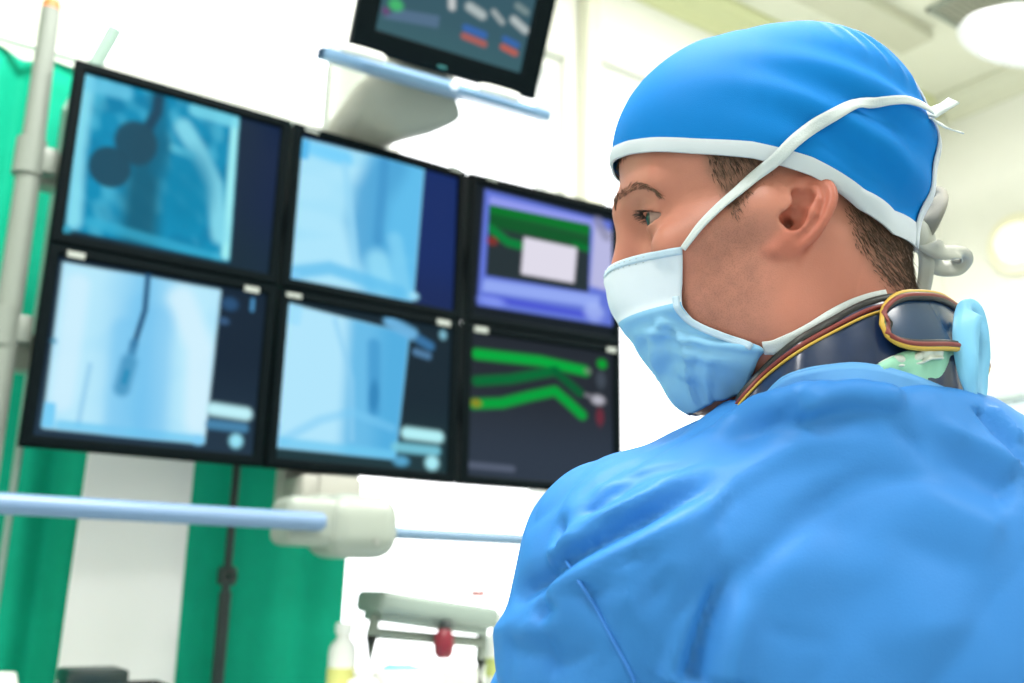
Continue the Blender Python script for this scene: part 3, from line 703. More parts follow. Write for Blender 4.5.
def surface(fn, lo, hi, h, B=8, margin=1.9):
    """narrow-band surface nets of fn(points)"""
    lo = np.asarray(lo, float); hi = np.asarray(hi, float)
    nb = np.ceil((hi - lo) / (h * B)).astype(int); N = nb * B
    D = np.full(N, 1.0, np.float32)
    g = np.stack(np.meshgrid(*[np.arange(n) for n in nb], indexing='ij'), -1).reshape(-1, 3)
    d = fn(lo + (g * B + (B - 1) / 2) * h)
    rad = B * h * .87 * margin
    for s in (d,):
        D.reshape(nb[0], B, nb[1], B, nb[2], B).transpose(0, 2, 4, 1, 3, 5)[...] = np.where(s > 0, 1., -1.).reshape(nb)[..., None, None, None]
    act = g[np.abs(d) < rad]
    o = np.stack(np.meshgrid(*[np.arange(B)] * 3, indexing='ij'), -1).reshape(-1, 3)
    for i in range(0, len(act), 800):
        a = act[i:i + 800]; idx = (a[:, None, :] * B + o[None]).reshape(-1, 3)
        D[idx[:, 0], idx[:, 1], idx[:, 2]] = fn(lo + idx * h)
    neg = D < 0
    c = np.zeros(np.array(N) - 1, np.int8)
    for dx in (0, 1):
        for dy in (0, 1):
            for dz in (0, 1): c += neg[dx:N[0] - 1 + dx, dy:N[1] - 1 + dy, dz:N[2] - 1 + dz]
    cells = np.argwhere((c > 0) & (c < 8)); vid = np.full(c.shape, -1, np.int64); vid[tuple(cells.T)] = np.arange(len(cells))
    acc = np.zeros((len(cells), 3)); cnt = np.zeros(len(cells))
    corners = [(x, y, z) for x in (0, 1) for y in (0, 1) for z in (0, 1)]
    for p in corners:
        for ax in range(3):
            if p[ax]: continue
            q = list(p); q[ax] = 1
            dp = D[cells[:, 0] + p[0], cells[:, 1] + p[1], cells[:, 2] + p[2]]; dq = D[cells[:, 0] + q[0], cells[:, 1] + q[1], cells[:, 2] + q[2]]
            m = (dp < 0) != (dq < 0); t = np.where(m, dp / (dp - dq + 1e-12), 0)
            pt = np.tile(np.array(p, float), (len(cells), 1)); pt[:, ax] = t
            acc += pt * m[:, None]; cnt += m
    V = lo + (cells + acc / cnt[:, None]) * h
    Fs = []
    for ax in range(3):
        a1, a2 = (ax + 1) % 3, (ax + 2) % 3
        sl0 = [slice(None)] * 3; sl1 = [slice(None)] * 3; sl0[ax] = slice(0, -1); sl1[ax] = slice(1, None)
        n0, n1 = neg[tuple(sl0)], neg[tuple(sl1)]
        e = np.argwhere(n0 != n1); ok = (e[:, a1] > 0) & (e[:, a2] > 0) & (e[:, a1] < N[a1] - 1) & (e[:, a2] < N[a2] - 1); e = e[ok]
        flip = n0[tuple(e.T)]
        def cell(d1, d2):
            q = e.copy(); q[:, a1] -= d1; q[:, a2] -= d2; return vid[tuple(q.T)]
        f = np.stack([cell(1, 1), cell(0, 1), cell(0, 0), cell(1, 0)], 1); f[~flip] = f[~flip][:, ::-1]
        Fs.append(f)
    Fs = np.vstack(Fs); Fs = Fs[(Fs >= 0).all(1)]
    return V, Fs
def relax(V, Fs, it=1, lam=.5):
    e = np.vstack([Fs[:, [0, 1]], Fs[:, [1, 2]], Fs[:, [2, 3]], Fs[:, [3, 0]]])
    n = np.bincount(e.ravel(), minlength=len(V)).astype(float)
    for _ in range(it):
        S = np.zeros_like(V)
        for k in range(3): S[:, k] = np.bincount(e[:, 0], V[e[:, 1], k], len(V)) + np.bincount(e[:, 1], V[e[:, 0], k], len(V))
        V = V + lam * (S / np.maximum(n, 1)[:, None] - V)
    return V
def vnormals(V, Fs):
    a, b, c, d = (V[Fs[:, i]] for i in range(4)); fn_ = np.cross(c - a, d - b); N = np.zeros_like(V)
    for i in range(4):
        for k in range(3): N[:, k] += np.bincount(Fs[:, i], fn_[:, k], len(V))
    return N / (np.linalg.norm(N, axis=1)[:, None] + 1e-12)

# ---------------- neck anchor (head frame)
NECK_T = np.array([-.026, 0, -.035]); NECK_B = np.array([-.040, .0, -.15])
EYE = np.array([.0640, .0325, -.003]); EYE_R = .0125
SY = lambda P: np.stack([P[:, 0], np.abs(P[:, 1]), P[:, 2]], 1)
# ear frame: u backward, v up along the ear, n outward
EA = math.radians(22); EF = math.radians(19)
ev_ = np.array([-math.sin(EA), 0, math.cos(EA)]); eu_ = np.array([-math.cos(EA), 0, -math.sin(EA)])
en_ = np.array([0, 1., 0])
eu2 = eu_ * math.cos(EF) + en_ * math.sin(EF); en2 = en_ * math.cos(EF) - eu_ * math.sin(EF)
ER = np.stack([eu2, ev_, en2], 1); EO = np.array([-.0035, .0650, -.0158]); ES = .88
def sd_ear(Q):
    E = ((Q - EO) @ ER) * 1000. / ES
    d = ell(E, (14, 2, 1.5), (15.5, 26, 3.2))
    HELIX = catmull([(3, 2, 4.5), (0, 9, 3.5), (1, 18, 2.5), (6, 25, 1.5), (14, 27.5, -.8), (22.5, 24, .2), (28, 16, 2.8), (29, 5, 4), (26, -7, 3), (20, -17, 2), (13, -25, 1)], 3)
    d = smin(d, chain(E, HELIX, np.interp(np.linspace(0, 10, len(HELIX)), range(11), [2.6, 3, 3.1, 3.2, 3.3, 3.4, 3.3, 3, 2.8, 2.8, 3]), 1), 2.5)
    d = smin(d, chain(E, [(14, 20, 3), (19, 12, 5.0), (20, 3, 5.6), (17, -7, 5.2), (12, -13, 4.5), (6, -15.5, 4)], [2.2, 2.8, 3.0, 3.0, 3.0, 2.8], 1), 3)
    d = smin(d, chain(E, [(17, 12, 4.4), (13, 21, 3)], [2.6, 1.8], 1), 2.5)
    d = smin(d, chain(E, [(9, -19, 2.5), (5, -25, 2.2), (1, -26, 1)], [6, 5.4, 4.6], 1), 4)
    d = smax(d, -ell(E, (9, -2.5, 6), (8.5, 10.5, 9)), 2.5)
    d = smax(d, -ell(E, (7, 10, 5.5), (6, 5, 5)), 2)
    d = smax(d, -chain(E, [(6, 21, 6), (14, 24, 6.8), (22.5, 20, 7.2), (24.5, 10, 7)], 1.7, 1), 1.5)
    d = smin(d, chain(E, [(-2, 1, 1.5), (-1, -5, 2.6), (0, -10, 1.5)], [3.2, 4.2, 3.2], 1), 2.5)
    return d / 1000. * ES
def sd_canal(Q):
    E = ((Q - EO) @ ER) * 1000. / ES
    d = chain(E, [(5, -4.5, 8), (3.5, -5, -7)], [4.2, 3.0], 1)
    d = smin(d, ell(E, (9.5, -2, 5), (7.5, 9.5, 6.6)), 2)
    return smin(d, ell(E, (10, 11.5, 5.5), (8.5, 6.5, 4.6)), 3) / 1000. * ES
def sd_face(P):
    Q = SY(P)
    d = ell(Q, (-.008, 0, .036), (.0885, .0735, .083))
    d = smin(d, ell(Q, (.034, 0, .046), (.058, .061, .062)), .03)
    d = smin(d, ell(Q, (.028, 0, -.038), (.056, .053, .070)), .025)
    d = smin(d, cap(Q, (.060, .050, -.027), (.006, .0635, -.012), .0115, .0085), .022)
    d = smin(d, cap(Q, (.000, .049, -.080), (.042, .016, -.104), .0165, .015), .028)
    d = smin(d, cap(Q, (-.010, .0595, -.02), (.000, .0495, -.079), .013, .0165), .024)
    d = smin(d, ell(Q, (.051, 0, -.104), (.015, .02, .014)), .02)
    d = smin(d, ell(Q, (.030, .039, -.055), (.032, .022, .036)), .022)
    d = smin(d, cap(Q, (.0875, .004, .013), (.0645, .0455, .016), .0115, .0095), .014)
    d = smin(d, ell(Q, (.058, 0, -.068), (.030, .032, .028)), .016)
    d = smax(d, -ell(Q, (.091, .0335, -.005), (.020, .0165, .0115)), .014)
    # nose
    d = smin(d, cap(Q, (.0865, 0, .004), (.0965, 0, -.034), .0078, .0088), .014)
    d = smin(d, ell(Q, (.0885, .0125, -.039), (.010, .008, .0075)), .007)
    # lips
    d = smin(d, cap(Q, (.0845, .0, -.0625), (.074, .022, -.0665), .005, .003), .006)
    d = smin(d, cap(Q, (.0785, 0, -.0735), (.071, .02, -.071), .0055, .003), .006)
    # lids around the eyeball, aperture cut as a thin almond
    e = Q - EYE; ed = nrm(e)
    lid = ed - (EYE_R + .0018)
    d = smin(d, lid, .006)
    zc = -.0016 + .0006 * np.cos(e[:, 1] / .013 * 1.3)
    ap = (np.sqrt((e[:, 1] / .0142) ** 2 + ((e[:, 2] - zc) / .0045) ** 2) - 1) * .0045
    ap = np.maximum(ap, -e[:, 0])
    cut = np.maximum(ap, ed - (EYE_R + .0055))
    d = smax(d, -cut, .0012)
    d = smin(d, cap(Q, (.0785, .018, .006), (.0665, .0475, .003), .0022, .0018), .006)   # upper lid fold
    # neck, sterno-mastoid, nape
    d = smin(d, cap(P, NECK_T, NECK_B, .0505, .0545), .022)
    d = smin(d, cap(Q, (-.028, .050, -.030), (-.004, .030, -.150), .013, .014), .014)
    d = smin(d, cap(Q, (-.058, .018, -.03), (-.056, .02, -.13), .016, .017), .02)
    return d
def sd_head(P):
    Q = SY(P)
    d = smin(sd_face(P), sd_ear(Q), .0035)
    return smax(d, -sd_canal(Q), .0025)

# ---------------- torso, arms, legs of the body (ground frame of the camera)
C7 = h2cg(NECK_B)[0]
ACL = cgp(648, 566, .535); ACR = np.array([.405, .57, ACL[2] - .005])
ELL = np.array([.002, .60, -.28]); WRL = np.array([.13, .80, -.30])
ELR = np.array([.46, .66, -.28]); WRR = np.array([.36, .84, -.26])
HIPL = np.array([.145, .63, -.47]); HIPR = np.array([.305, .63, -.47]); KNL = np.array([.14, .66, -.90]); KNR = np.array([.31, .66, -.90])
ANL = np.array([.135, .65, -1.30]); ANR = np.array([.315, .65, -1.30])
CH = np.array([.225, .62, -.13])
def hand(P, w, fwd, upv, side):
    # palm, four fingers and a thumb, slightly curled
    f = np.asarray(fwd, float) / np.linalg.norm(fwd); s = np.cross(f, upv); s /= np.linalg.norm(s); u_ = np.cross(s, f); s = s * side
    R = np.stack([f, s, u_], 1)
    Q = (P - w) @ R
    d = ell(Q, (.048, 0, 0), (.05, .04, .014)); d = smin(d, cap(Q, (-.02, 0, 0), (.02, 0, 0), .026, .026), .02)
    for yo, L, a in ((-.031, .058, -.12), (-.011, .072, -.03), (.010, .078, .04), (.030, .072, .12)):
        p0 = np.array([.082, yo, 0]); p1 = p0 + np.array([L * .46, L * .46 * a, -.008]); p2 = p1 + np.array([L * .3, L * .3 * a, -.014]); p3 = p2 + np.array([L * .2, 0, -.014])
        d = smin(d, chain(Q, [p0, p1, p2, p3], [.0095, .0088, .008, .007], .002), .006)
    d = smin(d, chain(Q, [(.02, .03, -.004), (.045, .055, -.012), (.07, .064, -.02)], [.012, .0105, .0085], .003), .01)
    return d
def sd_body(P):
    d = smin(cap(P, C7 + [0, 0, .02], CH + [0, .0, .06], .058, .085), ell(P, CH, (.16, .105, .22)), .06)
    d = smin(d, ell(P, (.225, .63, -.40), (.155, .105, .16)), .08)
    d = smin(d, cap(P, (C7[0], C7[1] + .03, C7[2] - .07), ACL, .05, .046), .06); d = smin(d, cap(P, (C7[0], C7[1] + .03, C7[2] - .07), ACR, .05, .046), .06)
    for a, e, w in ((ACL, ELL, WRL), (ACR, ELR, WRR)):
        d = smin(d, cap(P, a, e, .045, .038), .03); d = smin(d, cap(P, e, w, .037, .025), .015)
    d = smin(d, hand(P, WRL, (.45, .9, -.05), (0, 0, 1), -1), .015); d = smin(d, hand(P, WRR, (-.45, .9, -.1), (0, 0, 1), 1), .015)
    for h_, k_, a_2 in ((HIPL, KNL, ANL), (HIPR, KNR, ANR)):
        d = smin(d, cap(P, h_, k_, .078, .052), .04); d = smin(d, cap(P, k_, a_2, .05, .034), .02)
        d = smin(d, cap(P, a_2 + [0, 0, -.035], a_2 + [0, .13, -.05], .033, .026), .03)
    return d

# ---------------- skin mesh
Vh, Fh = surface(sd_head, (-.135, -.115, -.155), (.135, .115, .135), .00125)
Vh = relax(Vh, Fh, 2, .4)
Vh_cg = h2cg(Vh)
Vb, Fb = surface(lambda P: np.maximum(sd_body(P), (P - OH) @ RH[:, 2] + .145), (-.06, .38, -1.40), (.60, 1.06, .16), .007)
Vb = relax(Vb, Fb, 2, .4)
# open the bottom cap of the head part and the top cap of the body part where they meet inside the collar
keep = Vh[Fh].mean(1)[:, 2] > -.1525
Fh2 = Fh[keep]
HP = proj_cg(Vh_cg)
def inpoly(p, poly):
    poly = np.asarray(poly, float); r = np.zeros(len(p), bool)
    for i in range(len(poly)):
        a, b = poly[i], poly[(i + 1) % len(poly)]
        m = ((a[1] > p[:, 1]) != (b[1] > p[:, 1])) & (p[:, 0] < (b[0] - a[0]) * (p[:, 1] - a[1]) / (b[1] - a[1] + 1e-12) + a[0]); r ^= m
    return r
# measure the regions once on the near side, then mirror them through the head's own mid plane
SH = SY(Vh)
SP = proj_cg(h2cg(SH))                          # every vertex folded onto the near (left) side
def soft(poly, sig):
    a = inpoly(SP, poly).astype(float); idx = np.argsort(SP[:, 0])
    poly = np.asarray(poly, float); d = np.full(len(SP), 1e9)
    for i in range(len(poly)):
        p, q = poly[i], poly[(i + 1) % len(poly)]; ba = q - p; h = np.clip(((SP - p) @ ba) / ba.dot(ba), 0, 1); d = np.minimum(d, np.linalg.norm(SP - p - h[:, None] * ba, axis=1))
    s = np.where(a > 0, d, -d); return 1 / (1 + np.exp(-s / sig))
temple = [(698, 120), (770, 120), (772, 166), (758, 180), (744, 197), (735, 216), (724, 200), (718, 184), (708, 172)]
nape = [(840, 150), (960, 150), (960, 300), (895, 292), (872, 268), (856, 238), (846, 205)]
hairA = np.maximum(soft(temple, 3), soft(nape, 5)) 
hairA[(SH[:, 2] > .045)] = 1
stub = soft([(690, 225), (745, 205), (770, 235), (775, 275), (765, 335), (700, 345), (640, 420), (600, 330), (640, 290), (690, 290)], 8)
earm = np.clip(1 - sd_ear(SH) / .004, 0, 1)
redd = np.clip(earm * .8 + .35 * np.exp(-np.sum(((SH - [.06, .05, -.04]) / [.02, .02, .018]) ** 2, 1)) + .5 * np.exp(-np.sum(((SH - [.11, 0, -.04]) / [.015, .015, .02]) ** 2, 1)) + .35 * soft([(800, 250), (900, 230), (900, 310), (780, 350)], 14), 0, 1)
lips = np.clip(1 - np.abs(SH[:, 2] + .068) / .008, 0, 1) * (SH[:, 0] > .072) * (SH[:, 1] < .022)
redd = np.maximum(redd, lips)
orbit = np.exp(-np.sum(((SH - [.085, .030, .004]) / [.016, .018, .008]) ** 2, 1))

def skin_mat():
    m = bpy.data.materials.new('skin'); m.use_nodes = True; nt = m.node_tree; b = nt.nodes['Principled BSDF']
    N = nt.nodes.new; L = nt.links.new
    at_ = N('ShaderNodeVertexColor'); at_.layer_name = 'tone'; sp = N('ShaderNodeSeparateColor'); L(at_.outputs['Color'], sp.inputs['Color'])
    tc = N('ShaderNodeTexCoord')
    def noise_(sc, det=3):
        n = N('ShaderNodeTexNoise'); n.inputs['Scale'].default_value = sc; n.inputs['Detail'].default_value = det; L(tc.outputs['Object'], n.inputs['Vector']); return n
    def mixc(f, a, bcol):
        x = N('ShaderNodeMix'); x.data_type = 'RGBA'
        if hasattr(f, 'default_value'): L(f, x.inputs['Factor'])
        for nm, v in (('A', a), ('B', bcol)):
            if isinstance(v, tuple): x.inputs[nm].default_value = v
            else: L(v, x.inputs[nm])
        return x.outputs['Result']
    def math_(op, a, bv):
        x = N('ShaderNodeMath'); x.operation = op
        for i, v in enumerate((a, bv)):
            if isinstance(v, (int, float)): x.inputs[i].default_value = v
            else: L(v, x.inputs[i])
        return x.outputs[0]
    n1 = noise_(28); n2 = noise_(1300, 1); n3 = noise_(140)
    c = mixc(n1.outputs['Fac'], lin((178, 114, 97)), lin((194, 131, 113)))
    c = mixc(math_('MULTIPLY', sp.outputs['Blue'], .55), c, lin((172, 80, 62)))
    st = math_('MULTIPLY', sp.outputs['Green'], math_('ADD', math_('MULTIPLY', math_('GREATER_THAN', n2.outputs['Fac'], .56), .22), math_('MULTIPLY', n3.outputs['Fac'], .62)))
    c = mixc(st, c, lin((112, 78, 70)))
    hr = math_('MULTIPLY', sp.outputs['Red'], math_('ADD', .5, math_('MULTIPLY', n3.outputs['Fac'], .5)))
    c = mixc(hr, c, lin((92, 72, 58)))
    L(c, b.inputs['Base Color']); b.inputs['Roughness'].default_value = .48; b.inputs['Specular IOR Level'].default_value = .35
    b.inputs['Subsurface Weight'].default_value = .12; b.inputs['Subsurface Scale'].default_value = .003; b.inputs['Subsurface Radius'].default_value = (1, .35, .2)
    bp = N('ShaderNodeBump'); bp.inputs['Strength'].default_value = .12; bp.inputs['Distance'].default_value = .001
    L(n2.outputs['Fac'], bp.inputs['Height']); L(bp.outputs['Normal'], b.inputs['Normal'])
    return m
m_skin = skin_mat()
FLOOR_CG = -CAM_Z
vf_skin = join((cg2w(Vh_cg), Fh2.tolist()), (cg2w(Vb), Fb.tolist()))
org = cg2w([(.225, .66, FLOOR_CG)])[0]
person = build('person', vf_skin, m_skin, origin=org, angle=0, recalc=False)
tag(person, 'person in blue surgical gown, blue cap and face mask, looking left at the screens', 'person')
tone = person.data.color_attributes.new('tone', 'FLOAT_COLOR', 'POINT')
tc_ = np.zeros((len(person.data.vertices), 4), np.float32); tc_[:, 3] = 1; nH = len(Vh)
tc_[:nH, 0] = hairA; tc_[:nH, 1] = stub; tc_[:nH, 2] = redd
tone.data.foreach_set('color', tc_.ravel())

headT = BVHTree.FromPolygons(Vh_cg.tolist(), Fh.tolist())
def cast(bvh, x, y):
    d = Vector(ray(x, y)).normalized(); r = bvh.ray_cast(Vector((0, 0, 0)), d)
    return (np.array(r[0]), np.array(r[1])) if r[0] is not None else (None, None)

# ---------------- eyes
m_scl = mat('eye_white_shaded', (146, 116, 108), .3, coat=.1, noise_amt=.02); m_iris = mat('iris_green_grey', (44, 46, 40), .25, coat=.15, noise_amt=.25, noise_scale=400); m_pup = mat('pupil', (8, 8, 8), .08)  # lid shadow is put into the darkened colour of the eye white
gaze = np.array([.965, .24, -.03]); gaze /= np.linalg.norm(gaze)
for sgn in (1, -1):
    c = EYE * [1, sgn, 1]; n, m_ = 40, 28; V = []; Fs = []; fm = []
    g = gaze * [1, 1, 1]; a_ = np.cross(g, [0, 0, 1]); a_ /= np.linalg.norm(a_); b_ = np.cross(a_, g)
    for i in range(m_ + 1):
        th = PI * i / m_; rr = EYE_R * (1 + .04 * max(0, 1 - th / .55))
        for k in range(n):
            ph = 2 * PI * k / n; V.append(c + rr * (math.cos(th) * g + math.sin(th) * (math.cos(ph) * a_ + math.sin(ph) * b_)))
    for i in range(m_):
        for k in range(n):
            k2 = (k + 1) % n; Fs.append([i * n + k, (i + 1) * n + k, (i + 1) * n + k2, i * n + k2]); th = PI * (i + .5) / m_
            fm.append(2 if th < .2 else 1 if th < .5 else 0)
    build('eye', (h2w(np.array(V)), Fs), None, person, mats=[m_scl, m_iris, m_pup], fmat=fm, angle=0)

# ---------------- strands (brows, lashes, short hair)
def strands(roots, dirs, L, r, name, mtl, curve=None, seg=3):
    V = []; Fs = []
    for p, d, l in zip(roots, dirs, L):
        d = d / np.linalg.norm(d); s = np.cross(d, [.3, .5, .8]); s /= np.linalg.norm(s); t = np.cross(d, s); b0 = len(V)
        for i in range(seg):
            f = i / seg; rr = r * (1 - f * .75); q = p + d * l * f + (curve * l * f * f if curve is not None else 0)
            for k in range(3): a = 2.094 * k; V.append(q + rr * (math.cos(a) * s + math.sin(a) * t))
        V.append(p + d * l + (curve * l if curve is not None else 0))
        for i in range(seg - 1):
            for k in range(3): k2 = (k + 1) % 3; Fs.append([b0 + i * 3 + k, b0 + i * 3 + k2, b0 + i * 3 + 3 + k2, b0 + i * 3 + 3 + k])
        for k in range(3): Fs.append([b0 + (seg - 1) * 3 + k, b0 + (seg - 1) * 3 + (k + 1) % 3, len(V) - 1])
    return build(name, (h2w(np.array(V)), Fs), mtl, person, recalc=False, angle=0)
m_hair = mat('hair_brown', (74, 56, 42), .55, noise_amt=.3, noise_scale=60); m_brow = mat('brow_brown', (108, 80, 64), .6)
Nh = vnormals(Vh, Fh)
def near(bv_pts): return [cg2h(p)[0] for p in bv_pts]
# hair
for_hair = np.argwhere((hairA > .3) & (Vh[:, 2] > -.075) & (sd_ear(SH) > .003)).ravel()
wgt = hairA[for_hair] ** 1.5 * np.where(Vh[for_hair, 2] > .05, .02, 1); sel = RNG.choice(for_hair, 22000, p=wgt / wgt.sum())
R_, D_, L_ = [], [], []
for i in sel:
    p, n = Vh[i], Nh[i]; back = p[0] < -.02
    g = np.array([-.55, 0, -.75]) if back else np.array([-.35, 0, -.9])
    g = g - n * g.dot(n); g /= np.linalg.norm(g) + 1e-9
    d = g + n * (.17 if back else .12) + RNG.normal(size=3) * .12
    R_.append(p - n * .0006); D_.append(d); L_.append((.0085 if back else .008) * RNG.uniform(.6, 1.3) * (.4 + .6 * hairA[i]))
hair = strands(R_, D_, L_, .00021, 'hair', m_hair)
# brows
for sgn in (1, -1):
    path = [(612, 209), (617, 200), (624, 193), (632, 188), (641, 186), (650, 188), (657, 193)]
    pts = []
    for x, y in path:
        p, n = cast(headT, x, y)
        if p is None: p = h2cg(hmid(x + 4, y, .012))[0]
        pts.append(cg2h(p)[0])
    pts = catmull(pts, 14); R_, D_, L_ = [], [], []
    from_ = pts
    for k in range(300):
        i = RNG.integers(0, len(pts)); f = i / len(pts); w_ = .0034 * (1 - .6 * f)
        p = pts[i] + np.array([0, 0, RNG.uniform(-w_, w_)])
        d = (pts[min(i + 3, len(pts) - 1)] - pts[max(i - 3, 0)]) * 1.; d /= np.linalg.norm(d) + 1e-9
        j = np.argmin(np.sum((Vh - p) ** 2, 1)); p = Vh[j] + Nh[j] * .0002
        d = d + Nh[j] * .18 + np.array([0, 0, .25 * (1 - f)]) + RNG.normal(size=3) * .12
        R_.append(p * [1, sgn, 1]); D_.append(d * [1, sgn, 1]); L_.append(.0065 * RNG.uniform(.6, 1.2))
    strands(R_, D_, L_, .00017, 'eyebrow', m_brow)
# lashes on the upper lid
for sgn in (1, -1):
    R_, D_, L_ = [], [], []
    for k in range(70):
        y = -.0125 + .025 * k / 69; z = -.001 + .0046 * math.sqrt(max(0, 1 - (y / .0142) ** 2))
        x = math.sqrt(max(1e-9, (EYE_R + .002) ** 2 - y * y - z * z)); p = EYE + np.array([x, y, z])
        R_.append(p * [1, sgn, 1]); D_.append((np.array([.8, y * 40, -.05]) + RNG.normal(size=3) * .12) * [1, sgn, 1]); L_.append(.0075)
    strands(R_, D_, L_, .0002, 'eyelashes', mat('lash_dark', (38, 28, 24), .6))
# ================================================================== CAP
CC = np.array([-.004, 0, .035])
def hem_z(a):                                   # a: 0 front .. pi back
    return np.interp(np.degrees(a), [0, 15, 30, 45, 60, 80, 100, 120, 140, 160, 180], [.045, .044, .040, .034, .027, .019, .007, -.010, -.0185, -.019, -.018])
def cap_pt(a, t, off=0.):                       # a: signed azimuth (0 front, + left), t: 0 hem .. 1 top
    a = np.asarray(a, float); t = np.asarray(t, float)
    rx = np.where(np.cos(a) > 0, .0955, .0945); ry = .080; rz = .0915; e_ = (np.abs(np.cos(a)) ** 2.2 + np.abs(np.sin(a)) ** 2.2) ** (-1 / 2.2)
    b0 = np.arcsin((hem_z(np.abs(a)) - CC[2]) / rz); b = b0 + (PI / 2 - b0) * t
    cb, sb = np.cos(b), np.sin(b)
    p = np.stack([CC[0] + rx * e_ * cb * np.cos(a) - .011 * np.clip(sb, 0, 1) ** 2, ry * e_ * cb * np.sin(a), CC[2] + rz * sb], -1)
    n = np.stack([cb * np.cos(a) / rx, cb * np.sin(a) / ry, sb / rz], -1); n /= np.linalg.norm(n, axis=-1)[..., None]
    sh_ = p.shape; q = p.reshape(-1, 3); d_ = sd_face(q)
    p = (q + n.reshape(-1, 3) * np.clip(.0045 - d_, 0, .03)[:, None]).reshape(sh_)
    az = np.degrees(np.abs(a))
    # cloth: soft sag folds at the back quarter, gathers under the mask tie
    w = np.exp(-((az - 128) / 34) ** 2) * np.exp(-((t - .22) / .22) ** 2)
    f = .0040 * w * np.sin(t * 34 + az * .055 + 1.0)
    g = np.exp(-((az - 150) / 26) ** 2) * np.exp(-((t - .62) / .16) ** 2)
    f = f + .0012 * g * np.sin(az * .62) + .0006 * np.sin(az * .16 + 3 * t) * (1 - t)
    f = f + .0018 * np.exp(-((az - 158) / 14) ** 2) * np.exp(-((t - .3) / .2) ** 2)
    f = f + .0007 * np.exp(-((az - 30) / 30) ** 2) * np.sin(t * 30 + az * .1) * np.exp(-((t - .8) / .2) ** 2)
    return p + n * (f + off)[..., None], n
def fabric(name, rgb, weave=1800, rough=.7, sheen=.1, bump=.15, trans=0):
    m = mat(name, rgb, rough, noise_amt=.03, noise_scale=40, bump=bump, bump_scale=weave, sheen=0, spec=.15)
    return m
m_cap = fabric('cap_blue_cloth', (0, 116, 196)); m_bind = fabric('binding_white', (198, 206, 216), 2200)
na, nt_ = 220, 90
A = np.linspace(-PI, PI, na, endpoint=False); Tt = np.linspace(0, .995, nt_)
AA, TT_ = np.meshgrid(A, Tt); G, GN = cap_pt(AA, TT_)
vc = vf_shell(h2w(G.reshape(-1, 3)).reshape(nt_, na, 3), .001, closed_u=True, N=(GN.reshape(-1, 3) @ RH.T @ ROOM.T).reshape(nt_, na, 3))
vc[1].append([(nt_ - 1) * na + k for k in range(na)])
capo = build('surgical_cap', vc, m_cap, person, angle=0)
# binding along the hem
Bt = np.array([-.026, -.024, -.01, .02, .034, .036]); Bo = np.array([-.0008, .0008, .0013, .0013, .0008, -.0004])
AB, TB = np.meshgrid(A, Bt); OB = np.repeat(Bo[:, None], na, 1); GB, _ = cap_pt(AB, TB, OB)
bindT = BVHTree.FromPolygons(h2cg(GB.reshape(-1, 3)).tolist(), vf_grid(GB, True)[1])
build('hem_binding', vf_grid(h2w(GB.reshape(-1, 3)).reshape(len(Bt), na, 3), True), m_bind, capo, angle=60)

capT = BVHTree.FromPolygons(h2cg(G.reshape(-1, 3)).tolist(), [q for q in vf_grid(G, True)[1]])
def cast2(x, y, which=None):
    best = None
    for b in (which or (headT, capT, bindT)):
        p, n = cast(b, x, y)
        if p is not None and (best is None or p[1] < best[0][1]): best = (p, n)
    return best
def tie_path(px, off, n=6, which=None):
    P_, N_ = [], []
    for x, y in px:
        r = cast2(x, y, which)
        if r is None: continue
        n_ = r[1] if r[1].dot(np.array(r[0])) < 0 else -r[1]
        P_.append(r[0] + n_ * off); N_.append(n_)
    P_ = catmull(np.array(P_), n); N_ = catmull(np.array(N_), n); N_ /= np.linalg.norm(N_, axis=1)[:, None]
    return P_, N_
def to_w_dir(N): return np.asarray(N) @ ROOM.T
# white binding up the rear slit of the cap (on the near side of the centre back)
S_az = np.radians(np.interp(np.linspace(0, 1, 30), [0, .5, 1], [163, 165, 167])); S_t = np.linspace(-.02, .50, 30)
pp, pn = cap_pt(S_az, S_t, np.full(30, .0016)); 
build('slit_binding', vf_ribbon(h2w(pp), to_w_dir(pn @ RH.T), np.interp(np.linspace(0, 1, 30), [0, .2, .8, 1], [.011, .012, .010, .007]), .0012), m_bind, capo, angle=0)
pp2 = pp * [1, -1, 1]; pn2 = pn * [1, -1, 1]
build('slit_binding', vf_ribbon(h2w(pp2), to_w_dir(pn2 @ RH.T), .011, .0012), m_bind, capo, angle=0)

# cap ties: bow at the nape, grey-white tape, the upper loop coloured darker for shade
m_tape = fabric('tape_grey_white', (186, 188, 180), 1500)
def loop_tie(name, pts, w, parent, mtl, nref=(0, -1, 0), th=.0009, n=8):
    """pts: (x, y, depth) pixels with distances"""
    P_ = catmull(np.array([cgp(*p) for p in pts]), n)
    N_ = np.tile(np.asarray(nref, float), (len(P_), 1)); N_ += .35 * np.stack([np.sin(np.arange(len(P_)) * .35), 0 * np.arange(len(P_)), np.cos(np.arange(len(P_)) * .3)], 1) * .6
    T = np.gradient(P_, axis=0); T /= np.linalg.norm(T, axis=1)[:, None]
    N_ -= T * np.einsum('ij,ij->i', N_, T)[:, None]; N_ /= np.linalg.norm(N_, axis=1)[:, None]
    return build(name, vf_ribbon(cg2w(P_), to_w_dir(N_), w, th), mtl, parent, angle=0)
DK = .60
bow = build('tie_knot', (lambda vf: (vf[0] * [.011, .008, .013] + cg2w([cgp(921, 236, DK - .004)])[0], vf[1]))(vf_lathe([(0, -1), (.6, -.8), (1, -.2), (.9, .4), (.5, .9), (0, 1)], n=16)), m_tape, capo)
loop_tie('tie_loop', [(922, 236, DK - .004), (930, 222, DK - .012), (938, 206, DK - .012), (938, 195, DK - .004), (931, 199, DK + .004), (924, 216, DK + .004), (921, 234, DK)], .012, bow, fabric('tape_shade_grey', (150, 148, 138), 1500), (-.7, -.7, 0))
